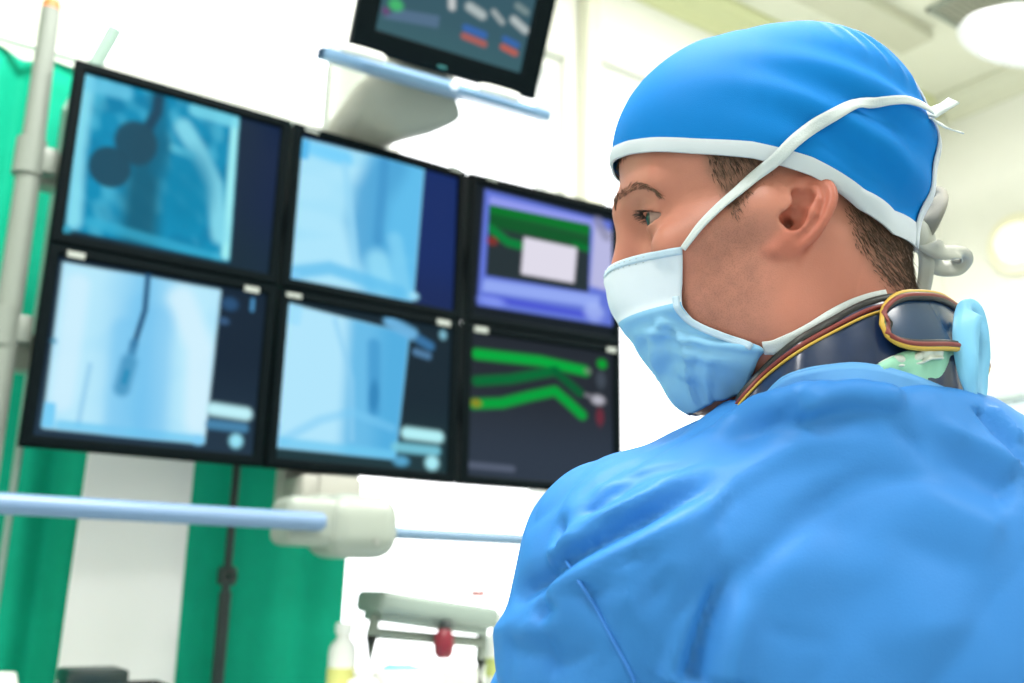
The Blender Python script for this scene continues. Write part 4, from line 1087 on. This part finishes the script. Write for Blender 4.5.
loop_tie('tie_loop', [(922, 238, DK - .004), (930, 246, DK - .012), (945, 251, DK - .014), (958, 252, DK - .008), (963, 259, DK), (954, 268, DK + .004), (938, 266, DK + .004), (926, 250, DK), (922, 238, DK)], .0125, bow, m_tape, (-.25, -.95, .2))
loop_tie('tie_tail', [(922, 236, DK - .004), (926, 252, DK - .008), (926, 272, DK - .008), (923, 292, DK - .004)], np.interp(np.linspace(0, 1, 25), [0, .3, 1], [.006, .010, .009]), bow, m_tape, (-.3, -.95, 0))

# ================================================================== MASK
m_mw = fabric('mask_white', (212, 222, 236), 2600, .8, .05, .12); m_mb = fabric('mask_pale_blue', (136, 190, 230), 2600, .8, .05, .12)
rows = [  # midline px, edge px
 ((607, 273), (683, 248)), ((605.5, 281), (683.5, 260)), ((606, 292), (684, 281)), ((610, 310), (685, 302)), ((620, 327), (698, 321)),
 ((634, 346), (731, 335)), ((650, 369), (764, 346)), ((667, 388), (758, 360)), ((690, 409), (742, 392))]
Mr, Er, Cr = [], [], []
for (mx_, my_), (ex, ey) in rows:
    Mr.append(hmid(mx_, my_)); p, n = cast(headT, ex, ey)
    q = cg2h(p)[0] if p is not None else hmid(ex, ey, .045); nn = n @ RH if n is not None else np.array([0, 1, 0]); nn = nn if nn[1] > 0 else -nn
    Er.append(q + nn * .0028)
Mr = catmull(np.array(Mr), 8); Er = catmull(np.array(Er), 8); nr = len(Mr); nu = 61
us = np.linspace(-1, 1, nu); G = np.zeros((nr, nu, 3)); FV = np.zeros((nr, nu)); KB = int(nr * .45)
vat = lambda A_, v: np.array([np.interp(v, np.linspace(0, 1, nr), A_[:, k]) for k in range(3)])
for i in range(nr):
    for j, u in enumerate(us):
        a = abs(u); vb = .49 - .12 * a ** 1.5; f = i / KB * vb if i <= KB else vb + (1 - vb) * (i - KB) / (nr - 1 - KB)
        FV[i, j] = f; M, E_ = vat(Mr, f), vat(Er, f)
        C = np.array([M[0] * .97, max(E_[1] * (.62 + .2 * f), .022), M[2] * .62 + E_[2] * .38])
        p = (1 - a) ** 2 * M + 2 * a * (1 - a) * C + a * a * E_; p[1] *= (1 if u > 0 else -1); G[i, j] = p
# keep it clear of the face
P_ = G.reshape(-1, 3).copy()
for it in range(6):
    d = sd_head(P_); g = np.stack([sd_head(P_ + e) - sd_head(P_ - e) for e in np.eye(3) * .001], 1); g /= np.linalg.norm(g, axis=1)[:, None] + 1e-9
    P_ += g * np.clip(.0022 - d, 0, .006)[:, None]
G = P_.reshape(nr, nu, 3)
# pleat creases (real relief), laid from the nose towards the cheek corners
GNn = np.cross(np.gradient(G, axis=1), np.gradient(G, axis=0)); GNn /= np.linalg.norm(GNn, axis=2)[..., None]
if GNn[nr // 2, nu // 2, 0] < 0: GNn = -GNn
FU = np.tile(us, (nr, 1)); AU = np.abs(FU)
def crease(pts, w, amp):
    best = np.full(FV.shape, 9.)
    for (a, b), (c, d) in zip(pts[:-1], pts[1:]):
        bx, by = c - a, d - b; h = np.clip(((AU - a) * bx + (FV - b) * by) / (bx * bx + by * by), 0, 1); best = np.minimum(best, np.hypot(AU - a - h * bx, FV - b - h * by))
    return amp * np.exp(-(best / w) ** 2)
rel = crease([(.02, .52), (.5, .47), (1, .40)], .035, .0018) + crease([(.15, .82), (.45, .64), (.8, .50)], .03, .0030) + crease([(.45, .95), (.62, .72), (.78, .56)], .02, .0028) \
    + crease([(.62, .98), (.72, .80), (.80, .66)], .03, .0014) - crease([(.3, .86), (.6, .62), (.9, .52)], .045, .0018) + crease([(0, .66), (.3, .60), (.6, .55)], .03, .0014) - crease([(.1, .72), (.35, .64)], .04, .0014)
rel += .0007 * np.sin(FV * 40 + 5 * np.sin(FU * 4)) * np.clip((FV - .42) * 4, 0, 1)
G = G + GNn * (1.35 * rel * np.clip((AU - .04) / .22, 0, 1))[..., None]
Gw = h2w(G.reshape(-1, 3)).reshape(nr, nu, 3)
vm = vf_shell(Gw, .0009, N=(GNn.reshape(-1, 3) @ RH.T @ ROOM.T).reshape(nr, nu, 3))
nq = (nr - 1) * (nu - 1); fm = []
for k, f in enumerate(vm[1]):
    kk = k if k < nq else k - nq if k < 2 * nq else 0
    i, j = divmod(kk, nu - 1); a = abs(us[j] + us[1] / 2 - us[0] / 2); v = i / (nr - 1)
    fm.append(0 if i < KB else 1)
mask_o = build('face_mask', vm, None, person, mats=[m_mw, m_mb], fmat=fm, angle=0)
# stitched edge strips
def strip(Pg, Ng, w, name, mtl): return build(name, vf_ribbon(cg2w(Pg), to_w_dir(Ng), w, .0008), mtl, mask_o, angle=0)
Gc = h2cg(G.reshape(-1, 3)).reshape(nr, nu, 3); Nc = (GNn.reshape(-1, 3) @ RH.T).reshape(nr, nu, 3)
m_strip = fabric('mask_strip', (188, 210, 230), 1400, .8, 0, .3)
strip(Gc[3] + Nc[3] * .0006, Nc[3], .0045, 'top_seam', m_strip)
for j in (1, nu - 2):
    k0, k1 = int(nr * .40), int(nr * .78)
    strip(Gc[k0:k1, j] + Nc[k0:k1, j] * .0008, Nc[k0:k1, j], .0042, 'side_seam', m_strip)
# stitch marks along the top seam
st = []
for j in range(8, nu - 8, 2):
    for r_ in (3, 7):
        c = cg2w([Gc[r_, j] + Nc[r_, j] * .0013])[0]; t_ = Gc[r_, j + 1] - Gc[r_, j]; t_ = to_w_dir(t_ / np.linalg.norm(t_)); nn = to_w_dir(Nc[r_, j]); b_ = np.cross(nn, t_)
        if r_ == 7 and abs(us[j]) < .2: continue
        st.append(vf_box(c, (.0014, .00035, .0003), 0, R=np.stack([t_, b_, nn], 1)))
build('stitching', join(*st), mat('stitch_grey', (160, 172, 180), .7), mask_o)
# upper tie over the temple and round the cap
m_tie = fabric('tie_white', (208, 216, 220), 1200, .8, .0, .35)
up_px = [(684, 249), (692, 239), (703, 226), (721, 209), (740, 193), (757, 177), (775, 160), (793, 143), (812, 128), (832, 116), (852, 108), (872, 103), (888, 101), (903, 102), (917, 107), (928, 114)]
P_, N_ = tie_path(up_px, .0034)
wtie = np.interp(np.linspace(0, 1, len(P_)), [0, .08, .3, .55, .8, 1], [.0035, .0042, .0068, .0078, .0052, .0042])
tie = build('upper_tie', vf_ribbon(cg2w(P_), to_w_dir(N_), wtie, .0009), m_tie, mask_o, angle=0)
e = P_[-1]; 
Dt = np.linalg.norm(e[1])
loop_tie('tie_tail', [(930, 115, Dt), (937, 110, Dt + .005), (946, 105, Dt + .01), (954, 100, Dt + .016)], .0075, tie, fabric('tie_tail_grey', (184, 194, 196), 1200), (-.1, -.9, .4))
loop_tie('tie_tail', [(930, 117, Dt), (940, 123, Dt + .005), (952, 129, Dt + .012), (962, 132, Dt + .02)], np.linspace(.005, .0035, 25), tie, m_tie, (-.1, -.8, .6))

# ================================================================== THYROID COLLAR
m_navy = mat('collar_navy', (18, 38, 74), .28, noise_amt=.15, noise_scale=14, bump=.05, bump_scale=120, spec=.6)
m_red = mat('piping_red', (120, 44, 40), .5); m_yel2 = mat('piping_yellow', (196, 160, 60), .5); m_dark = mat('piping_dark', (30, 32, 34), .5); m_grn = mat('piping_green', (70, 100, 60), .5)
# the collar ring: pixel + distance on its visible half, closed behind the neck
top = [cgp(741, 396, .600), cgp(765, 368, .565), cgp(798, 341, .535), (cgp(838, 318, .516)), cgp(872, 302, .512), cgp(905, 297, .520), cgp(932, 301, .540), cgp(948, 322, .575)]
for i in range(len(top)):
    p_, n_ = cast(headT, *proj_cg(top[i][None])[0])
    if p_ is not None and i > 0: top[i] = top[i] * (min(top[i][1], p_[1] - .007) / top[i][1])
top[0] = cgp(738, 400, top[1][1] + .012)
bk = [np.array([.262, .625, top[-1][2] - .004]), np.array([.225, .655, top[-1][2] - .018]), np.array([.175, .655, top[0][2] + .02]), np.array([.150, .630, top[0][2] + .004])]
TL = catmull(np.array(top + bk), 10, True)
cen = np.array([.207, .585])
rad = TL[:, :2] - cen; rad /= np.linalg.norm(rad, axis=1)[:, None]
def level(f, off): 
    Q = TL.copy(); Q[:, 2] -= .062 * f; Q[:, :2] += rad * (.012 * f + off + .004 * math.sin(PI * f)); return Q
NRd = np.hstack([rad, np.zeros((len(TL), 1))])
Gk = np.stack([level(f, 0) for f in np.linspace(0, 1, 9)])
Gk += .0012 * np.sin(np.linspace(0, 40, len(TL)))[None, :, None] * NRd[None] * np.linspace(0, 1, 9)[:, None, None]
col = build('thyroid_collar', vf_shell(cg2w(Gk.reshape(-1, 3)).reshape(9, len(TL), 3), .006, True, N=np.broadcast_to(to_w_dir(NRd), Gk.shape)), m_navy, person, angle=50)
def ring_tube(f, off, r, nm, mtl): return build(nm, vf_tube(cg2w(level(f, off)), r, 10, closed=True), mtl, col, angle=0)
ring_tube(0, -.002, .0030, 'dark_edge', m_dark); ring_tube(.07, .0006, .0013, 'red_piping', m_red); ring_tube(.12, .0006, .0008, 'yellow_piping', m_yel2)
# overlapping end tab
def tabpt(a, f, off):                           # a: 0..1 along the ring from left to right, f: 0..1 height
    i = a * 10 * 7; i0 = int(min(max(i, 0), len(TL) - 2)); w = i - i0
    L0 = level(f, off); return L0[i0] * (1 - w) + L0[i0 + 1] * w
a0, a1 = .575, .985
nuT, nvT = 40, 16; Gt = np.zeros((nvT, nuT, 3)); 
outl = []
for i, fv in enumerate(np.linspace(-1, 1, nvT)):
    for j, fu in enumerate(np.linspace(0, 1, nuT)):
        hh = .5 * math.sqrt(max(0, 1 - (1 - min(1, fu / .34)) ** 2.4)) + .001
        Gt[i, j] = tabpt(a0 + (a1 - a0) * fu, .27 + fv * hh * .56, .0065)
tabN = np.zeros_like(Gt); tabN[..., :2] = Gt[..., :2] - cen; tabN /= np.linalg.norm(tabN, axis=2)[..., None]
tab = build('collar_tab', vf_shell(cg2w(Gt.reshape(-1, 3)).reshape(nvT, nuT, 3), .003, N=(tabN.reshape(-1, 3) @ ROOM.T).reshape(nvT, nuT, 3)), mat('tab_navy', (30, 58, 92), .22, noise_amt=.1, spec=.6), col, angle=50)
edge = np.vstack([Gt[0, ::-1], Gt[1:, 0], Gt[-1, 1:]]); eN = np.vstack([tabN[0, ::-1], tabN[1:, 0], tabN[-1, 1:]])
cg_ = Gt[:, 10:30].reshape(-1, 3).mean(0)
for k, (sc, off, r, nm, mtl) in enumerate([(1.0, .001, .0017, 'yellow_piping', m_yel2), (.965, .0016, .0013, 'green_piping', m_grn), (.925, .0020, .0017, 'red_piping', m_red), (.875, .0016, .0016, 'dark_piping', m_dark)]):
    mid_t = Gt[nvT // 2, :, :]
    E2 = []
    for p, n in zip(edge, eN):
        q = mid_t[np.argmin(np.linalg.norm(mid_t[:, :2] - p[:2], axis=1))]
        q = q if np.linalg.norm(q - p) > .003 else mid_t[12]
        s_ = 1 - (1 - sc) * .029 / max(np.linalg.norm(p - mid_t[14]), .02) * 1.0
        E2.append(mid_t[14] * (1 - sc) * .0 + p + (q - p) * (1 - sc) * 1.6 + n * off)
    E2 = np.array(E2)
    build(nm, vf_tube(cg2w(E2), r, 8), mtl, tab, angle=0)

# white lower tie of the mask running above the collar
lo_px = [(764, 347), (776, 346), (792, 340), (810, 331), (830, 319), (850, 308), (870, 301), (886, 297)]
P_, N_ = tie_path(lo_px, .0020, which=(headT,))
build('lower_tie', vf_ribbon(cg2w(P_), to_w_dir(N_), np.interp(np.linspace(0, 1, len(P_)), [0, .2, .6, 1], [.0075, .0095, .0100, .008]), .001), m_tie, mask_o, angle=0)

colT = BVHTree.FromPolygons(Gk.reshape(-1, 3).tolist(), vf_grid(Gk, True)[1])
def clear_of(pts, gap):
    out = []
    for x, y, Y in pts:
        p_, n_ = cast(colT, x, y)
        out.append((x, y, min(Y, p_[1] - gap) if p_ is not None else Y))
    return out
# ================================================================== GOWN
NCK = np.array([.207, .575])                    # neck well axis in the ground frame
ROLL = np.array([cgp(*p) for p in clear_of([(712, 436, .55), (735, 424, .545), (757, 415, .535), (780, 408, .522), (804, 402, .51), (830, 398, .503), (858, 397, .50), (888, 400, .50), (918, 407, .505), (948, 415, .518), (978, 422, .54)], .009)])
SL0 = cgp(590, 674, .55); SL1 = cgp(600, 860, .57)      # slack of the sleeve below the shoulder crease
def sd_gown(P):
    N0 = np.array([.215, .585, .033])
    d = cap(P, N0, ACL + [.0, 0, -.004], .082, .064)
    d = smin(d, cap(P, N0 + [.03, .015, -.034], ACR + [0, .02, -.045], .078, .062), .04)
    d = smin(d, ell(P, (.225, .60, -.138), (.205, .135, .27)), .07)
    d = smin(d, ell(P, (.20, .545, -.115), (.13, .065, .20)), .07)
    d = smin(d, cap(P, (.225, .62, -.3), (.225, .64, -.98), .165, .21), .08)
    d = smin(d, cap(P, ACL + [.0, 0, -.01], ELL, .065, .069), .03); d = smin(d, cap(P, ELL, WRL, .062, .045), .03)
    d = smin(d, cap(P, SL0, SL1, .053, .056), .010)
    d = smin(d, cap(P, ACR, ELR, .064, .062), .03); d = smin(d, cap(P, ELR, WRR, .058, .045), .03)
    d = np.maximum(d, -1.0 - P[:, 2])
    for w, e in ((WRL, ELL), (WRR, ELR)):       # sleeves end at the wrists
        t = (w - e) / np.linalg.norm(w - e); d = np.maximum(d, np.where(nrm(P - w) < .12, (P - w) @ t + .005, -1))
    well = np.maximum(np.sqrt(((P[:, 0] - NCK[0]) / .072) ** 2 + ((P[:, 1] - NCK[1]) / .066) ** 2) * .069 - .069, .05 - P[:, 2])
    return smin(smax(d, -well, .012), chain(P, ROLL, [.008] + [.0085] * 9 + [.008], .003), .022)
Vg, Fg = surface(sd_gown, (-.10, .36, -1.04), (.56, 1.0, .20), .0034)
Vg = relax(Vg, Fg, 3, .5)
gT = BVHTree.FromPolygons(Vg.tolist(), Fg.tolist())
Ng = vnormals(Vg, Fg)
def fold(px, sig, amp, sig2=None, taper=(.15, .15)):
    pts = []
    for x, y in px:
        p, n = cast(gT, x, y)
        if p is not None: pts.append(p)
    if len(pts) < 2: return np.zeros(len(Vg))
    pts = catmull(np.array(pts), 8); m = np.where((np.abs(Vg - pts.mean(0)) < (np.abs(pts - pts.mean(0)).max(0) + sig * 4)).all(1))[0]
    out = np.zeros(len(Vg)); D2 = np.full(len(m), 9.); Tm = np.zeros(len(m))
    Q = Vg[m]
    for i in range(len(pts) - 1):
        a, b = pts[i], pts[i + 1]; ba = b - a; h = np.clip(((Q - a) @ ba) / (ba.dot(ba) + 1e-12), 0, 1); dd = nrm(Q - a - h[:, None] * ba)
        k = dd < D2; D2[k] = dd[k]; Tm[k] = (i + h[k]) / (len(pts) - 1)
    tp = np.clip(Tm / max(taper[0], 1e-3), 0, 1) * np.clip((1 - Tm) / max(taper[1], 1e-3), 0, 1); tp = tp * tp * (3 - 2 * tp)
    out[m] = amp * np.exp(-(D2 / sig) ** 1.45) * tp
    return out
mm = .001
FOLDS = [
 # big crease from the shoulder blade to the notch of the sleeve, with its rolled upper lip and lower ridge
 ([(735, 468), (700, 486), (645, 514), (600, 538), (566, 556), (535, 578), (512, 596)], 7, -7, (.2, .05)),
 ([(725, 455), (690, 468), (640, 494), (596, 520), (560, 540), (530, 562)], 8, 5, (.2, .1)),
 ([(730, 488), (690, 512), (640, 540), (590, 566), (556, 584), (520, 606)], 9, 5, (.2, .1)),
 ([(640, 446), (606, 462), (582, 480), (566, 502)], 7, -1.8, (.2, .2)),
 ([(660, 462), (618, 478), (585, 500), (560, 526)], 6, -2.2, (.2, .2)),
 ([(650, 454), (612, 470), (580, 490)], 6, 1.5, (.2, .2)),
 ([(738, 556), (726, 588), (708, 630), (690, 683)], 6.5, -8, (.35, .0)),
 ([(752, 560), (744, 600), (734, 650), (728, 683)], 9, 4.5, (.35, .0)),
 ([(716, 565), (700, 600), (682, 640), (668, 683)], 8, 4, (.35, .0)),
 ([(672, 560), (655, 590), (640, 620)], 8, -3, (.3, .3)), ([(690, 540), (660, 570), (620, 600), (600, 606)], 9, 3, (.3, .3)),
 ([(668, 545), (700, 512), (735, 482), (780, 452), (845, 440), (920, 452)], 12, 3.5, (.2, .2)),
 ([(690, 555), (730, 512), (770, 476), (830, 460), (900, 470)], 16, -3, (.2, .2)),
 ([(912, 432), (950, 452), (990, 476), (1020, 496)], 16, -4.5, (.3, .1)), ([(920, 420), (960, 434), (1000, 452), (1022, 468)], 10, 4.5, (.2, .05)),
 ([(900, 470), (950, 500), (1010, 530)], 16, 3, (.3, .1)),
 ([(880, 520), (930, 550), (1010, 575)], 14, -2.5, (.3, .2)), ([(820, 470), (850, 520), (890, 560)], 16, -2.5, (.3, .3)),
 ([(556, 537), (600, 521), (655, 503)], 3, -2.4, (.2, .3)), ([(562, 508), (615, 493), (672, 479)], 3, -2.0, (.2, .3)), ([(588, 578), (630, 560), (664, 546)], 3, -2.0, (.3, .3)),
 ([(628, 596), (650, 566), (670, 542)], 3.5, -2.0, (.3, .3)), ([(588, 472), (640, 462), (704, 455)], 3, -1.6, (.3, .3)), ([(708, 560), (690, 600), (660, 640)], 4, -2.4, (.3, .3)),
 ([(752, 470), (730, 500), (700, 540)], 4, -1.8, (.3, .3)), ([(880, 420), (912, 440), (935, 470)], 4, -2, (.3, .3)), ([(550, 600), (600, 590), (650, 585)], 4, -1.8, (.3, .3)),
 ([(980, 405), (996, 425), (1015, 448), (1023, 460)], 4, -4, (.05, .05)), ([(990, 404), (1008, 424), (1023, 440)], 4, 3, (.1, .05)),
 ([(500, 612), (530, 616), (560, 606)], 5, -4, (.0, .3)), ([(498, 632), (530, 628), (570, 612)], 9, 4, (.05, .3)),
 ([(535, 668), (570, 662), (610, 640)], 8, -4, (.1, .3)), ([(505, 650), (540, 648), (590, 626)], 8, -2.5, (.1, .3)),
 ([(548, 508), (552, 530), (545, 552)], 6, -4, (.2, .2)),
 ([(800, 400), (760, 420), (700, 440)], 12, -1.5, (.2, .2)), ([(860, 395), (830, 420), (800, 436)], 9, -1.5, (.2, .3)),
 ([(760, 600), (790, 560), (830, 520)], 14, 2.5, (.3, .3)), ([(800, 640), (840, 600), (900, 580)], 16, -2.5, (.3, .3)), ([(880, 660), (930, 630), (1000, 620)], 14, 2.5, (.3, .2)),
]
disp = np.zeros(len(Vg))
for px, sg, am, tp in FOLDS: disp += fold(px, sg * (.85 if sg < 9 else 1.05) * mm, am * (1.6 if sg < 9 else 1.5) * mm, taper=(max(tp[0], .0) * 1.8, tp[1] * 1.8))
vis = np.clip((Vg[:, 2] + .35) / .2, 0, 1)
disp += np.array([noise.noise(Vector(p * 9.)) * .004 + noise.noise(Vector(p * 22.) + Vector((5, 1, 2))) * .0016 for p in Vg]) * (.4 + .6 * vis)
# crisp small creases radiating from the shoulder, stretched along the arm-to-spine direction
cr_ = np.array([.80, .25, .55]); cr_ /= np.linalg.norm(cr_)
def ridged(p, sc, st):
    p = Vector(p); a = p.dot(Vector(cr_)); q = (p - Vector(cr_) * a * st) * sc
    return (1 - min(1, abs(noise.noise(q)) * 2.2)) ** 3
disp -= np.array([ridged(p, 11, .72) * .0062 + ridged(p + .3, 26, .66) * .0022 for p in Vg]) * vis * np.clip((.30 - Vg[:, 0]) / .12, .35, 1)
# lower skirt falls in soft vertical folds
an_ = np.arctan2(Vg[:, 1] - .63, Vg[:, 0] - .225); disp += .012 * np.sin(an_ * 9 + np.sin(Vg[:, 2] * 5)) * np.clip((-.35 - Vg[:, 2]) / .4, 0, 1)
Vg2 = relax(Vg + Ng * disp[:, None], Fg, 1, .25)
m_gown = mat('gown_blue', (50, 122, 196), .55, noise_amt=.02, noise_scale=20, bump=.06, bump_scale=900, spec=.25)
gown = build('surgical_gown', (cg2w(Vg2), Fg.tolist()), m_gown, person, angle=0, recalc=False)
gT2 = BVHTree.FromPolygons(Vg2.tolist(), Fg.tolist())
def gpath(px, off, n=8):
    P_, N_ = [], []
    for x, y in px:
        p, nn = cast(gT2, x, y)
        if p is None: continue
        nn = nn if nn.dot(p) < 0 else -nn; P_.append(p + nn * off); N_.append(nn)
    P_ = catmull(np.array(P_), n); N_ = catmull(np.array(N_), n); N_ /= np.linalg.norm(N_, axis=1)[:, None]; return P_, N_
# armhole seam
P_, N_ = gpath([(567, 561), (580, 582), (596, 608), (613, 640), (628, 668), (634, 681)], .0006)
build('sleeve_seam', vf_tube(cg2w(P_), .0009, 8), mat('seam_blue', (46, 120, 205), .6), gown)

# mint undershirt showing between collar and gown, gown neck binding and neck tie
m_mint = fabric('mint_cotton', (150, 206, 182), 1500); m_cot = fabric('white_cotton', (206, 214, 208), 1500)
def band(px_top, px_bot, name, mtl, parent, wav=0, th=.0012):
    a = catmull(np.array([cgp(*p) for p in px_top]), 8); b = catmull(np.array([cgp(*p) for p in px_bot]), 8)
    L = [a + (b - a) * f + np.array([0, -wav * math.sin(f * 7), 0]) for f in np.linspace(0, 1, 8)]
    Gb = np.array(L); Gb[..., 1] -= wav * np.sin(np.arange(Gb.shape[1]) * .7)[None]
    return build(name, vf_shell(cg2w(Gb.reshape(-1, 3)).reshape(Gb.shape), th), mtl, parent, angle=0)
us_ = band(clear_of([(878, 366, .503), (900, 354, .5035), (926, 350, .511), (948, 346, .535), (964, 352, .565)], .0025), clear_of([(876, 384, .506), (905, 390, .508), (930, 398, .514), (950, 404, .536), (966, 408, .566)], .0025), 'undershirt_collar', m_mint, person, .0015)
band([(880, 364, .5005), (894, 357, .5005), (908, 359, .5015), (920, 352, .5035), (930, 344, .506), (940, 350, .512)], [(878, 374, .5005), (896, 368, .5000), (908, 367, .5010), (922, 364, .5030), (932, 360, .506), (942, 360, .512)], 'undershirt_edge', m_cot, us_, .001)
# binding: a soft tube following the rim of the gown neck
top_px = [(768, 394, .528), (784, 379, .517), (806, 371, .508), (830, 367, .502), (856, 365, .4985), (884, 369, .499), (912, 377, .503), (940, 388, .514), (970, 402, .530)]
bot_px = [(772, 408, .524), (788, 404, .513), (808, 402, .503), (832, 401, .497), (858, 402, .494), (886, 404, .495), (914, 410, .500), (942, 416, .511), (968, 416, .528)]
top_px = clear_of(top_px, .004)
bot_px = [(b[0], b[1] + 4, min(b[2], t_[2] + .002)) for b, t_ in zip(bot_px, top_px)]
m_nbind = mat('binding_pale_blue', (86, 152, 214), .6, bump=.05)
nbo = band(top_px, bot_px, 'neck_binding', m_nbind, gown, 0, .0018)
rim = catmull(np.array([cgp(*p) for p in top_px]), 8)
build('binding_edge', vf_tube(cg2w(rim), .0016, 8), m_nbind, nbo, angle=0)
# neck tie: a tall folded loop
Dn = rim[-1][1] - .010
m_nt = mat('tie_pale_blue', (118, 190, 232), .45, bump=.05, sheen=.1)
loop_tie('neck_tie', [(974, 404, Dn - .002), (969, 378, Dn - .006), (966, 350, Dn - .006), (967, 325, Dn - .004), (970, 310, Dn + .001), (973, 312, Dn + .008), (975, 335, Dn + .010), (977, 365, Dn + .008), (977, 392, Dn + .004), (976, 406, Dn)], np.interp(np.linspace(0, 1, 73), [0, .12, .3, .45, .5, .55, .75, .9, 1], [.004, .010, .015, .0145, .012, .0145, .015, .010, .004]), gown, m_nt, (-.15, -.98, 0), .0012)
loop_tie('neck_tie', [(974, 404, Dn - .003), (990, 408, Dn - .003), (1008, 420, Dn - .004), (1030, 436, Dn - .003)], [.006] * 9 + [.008] * 16, gown, m_nt, (0, -.8, .6), .0012)
# shoes and trousers (below the frame)
m_shoe = mat('clog_white', (225, 228, 228), .5); m_trs = fabric('trousers_blue', (40, 110, 170))
for a_2, k_, h_ in ((ANL, KNL, HIPL), (ANR, KNR, HIPR)):
    def sd_s(P, a_2=a_2):
        q = a_2 * [1, 1, 0] + [0, 0, FLOOR_CG]
        d = smin(ell(P, q + [0, .08, .03], (.05, .14, .055)), ell(P, q + [0, -.02, .045], (.044, .06, .06)), .04); return np.maximum(d, FLOOR_CG + .003 - P[:, 2])
    V, Fq = surface(sd_s, a_2 * [1, 1, 0] + [-.08, -.12, FLOOR_CG - .02], a_2 * [1, 1, 0] + [.08, .26, FLOOR_CG + .16], .005); build('shoe', (cg2w(V), Fq.tolist()), m_shoe, person, angle=0)
    def sd_t(P, a_2=a_2, k_=k_, h_=h_): return np.maximum(np.maximum(smin(cap(P, h_, k_, .095, .075), cap(P, k_, a_2, .073, .06), .03), a_2[2] - .02 - P[:, 2]), P[:, 2] + .6)
    V, Fq = surface(sd_t, (a_2[0] - .15, .45, -1.36), (a_2[0] + .15, .85, -.55), .008); build('trouser_leg', (cg2w(V), Fq.tolist()), m_trs, person, angle=0)
# ================================================================== LIGHT, CAMERA
def added_ceiling_lamp(s, n, energy, size, label):  # unseen panel added to shape the light on the person and brighten the room
    t = thing('added_ceiling_light', label, 'lamp', (s, n, CEIL))
    build('lamp_frame', join(vf_box((s, n - size / 2, CEIL - .02), (size + .06, .05, .04), .005), vf_box((s, n + size / 2, CEIL - .02), (size + .06, .05, .04), .005),
                             vf_box((s - size / 2, n, CEIL - .02), (.05, size, .04), .005), vf_box((s + size / 2, n, CEIL - .02), (.05, size, .04), .005)), m_white, t)
    build('diffuser', vf_box((s, n, CEIL - .012), (size - .04, size - .04, .01), 0), mat('diffuser_glow', (255, 253, 244), .5, emit=3), t)
    l = bpy.data.lights.new('added_ceiling_light_lamp', 'AREA'); l.energy = energy; l.size = size - .05; l.color = (1, .98, .94)
    o = bpy.data.objects.new('added_ceiling_light_lamp', l); COL.objects.link(o); o.parent = t; o.location = (0, 0, -.06)
    return t
added_ceiling_lamp(.45, .7, 95, .6, 'added unseen square ceiling light panel over the space in front of the screens')
added_ceiling_lamp(2.3, 1.0, 95, .6, 'added unseen square ceiling light panel between the person and the back wall')
added_ceiling_lamp(-.9, .3, 60, .6, 'added unseen square ceiling light panel nearest the left wall')
added_ceiling_lamp(1.2, -1.2, 50, .6, 'added unseen square ceiling light panel farthest from the wall of screens')
w = bpy.data.worlds.new('daylight'); scene.world = w; w.use_nodes = True
bg = w.node_tree.nodes['Background']; bg.inputs['Color'].default_value = (.97, .99, 1.0, 1); bg.inputs['Strength'].default_value = 4.2

cam = bpy.data.cameras.new('camera'); co = bpy.data.objects.new('camera', cam); COL.objects.link(co)
cam.sensor_width = 36; cam.lens = F / 1024 * 36; cam.clip_start = .05
Rw = ROOM @ BAS
M4 = Matrix.Identity(4)
for i in range(3):
    for j in range(3): M4[i][j] = Rw[i, j]
M4.translation = Vector((0, 0, CAM_Z)); co.matrix_world = M4
cam.dof.use_dof = True; cam.dof.focus_distance = .56; cam.dof.aperture_fstop = 6.5
scene.camera = co
vs = scene.view_settings; scene.display_settings.display_device = 'sRGB'
vs.view_transform = 'Standard'; vs.look = 'None'; vs.gamma = 1; vs.exposure = -.28; vs.use_curve_mapping = False
scene.cycles.use_denoising = True
scene.cycles.max_bounces = 8
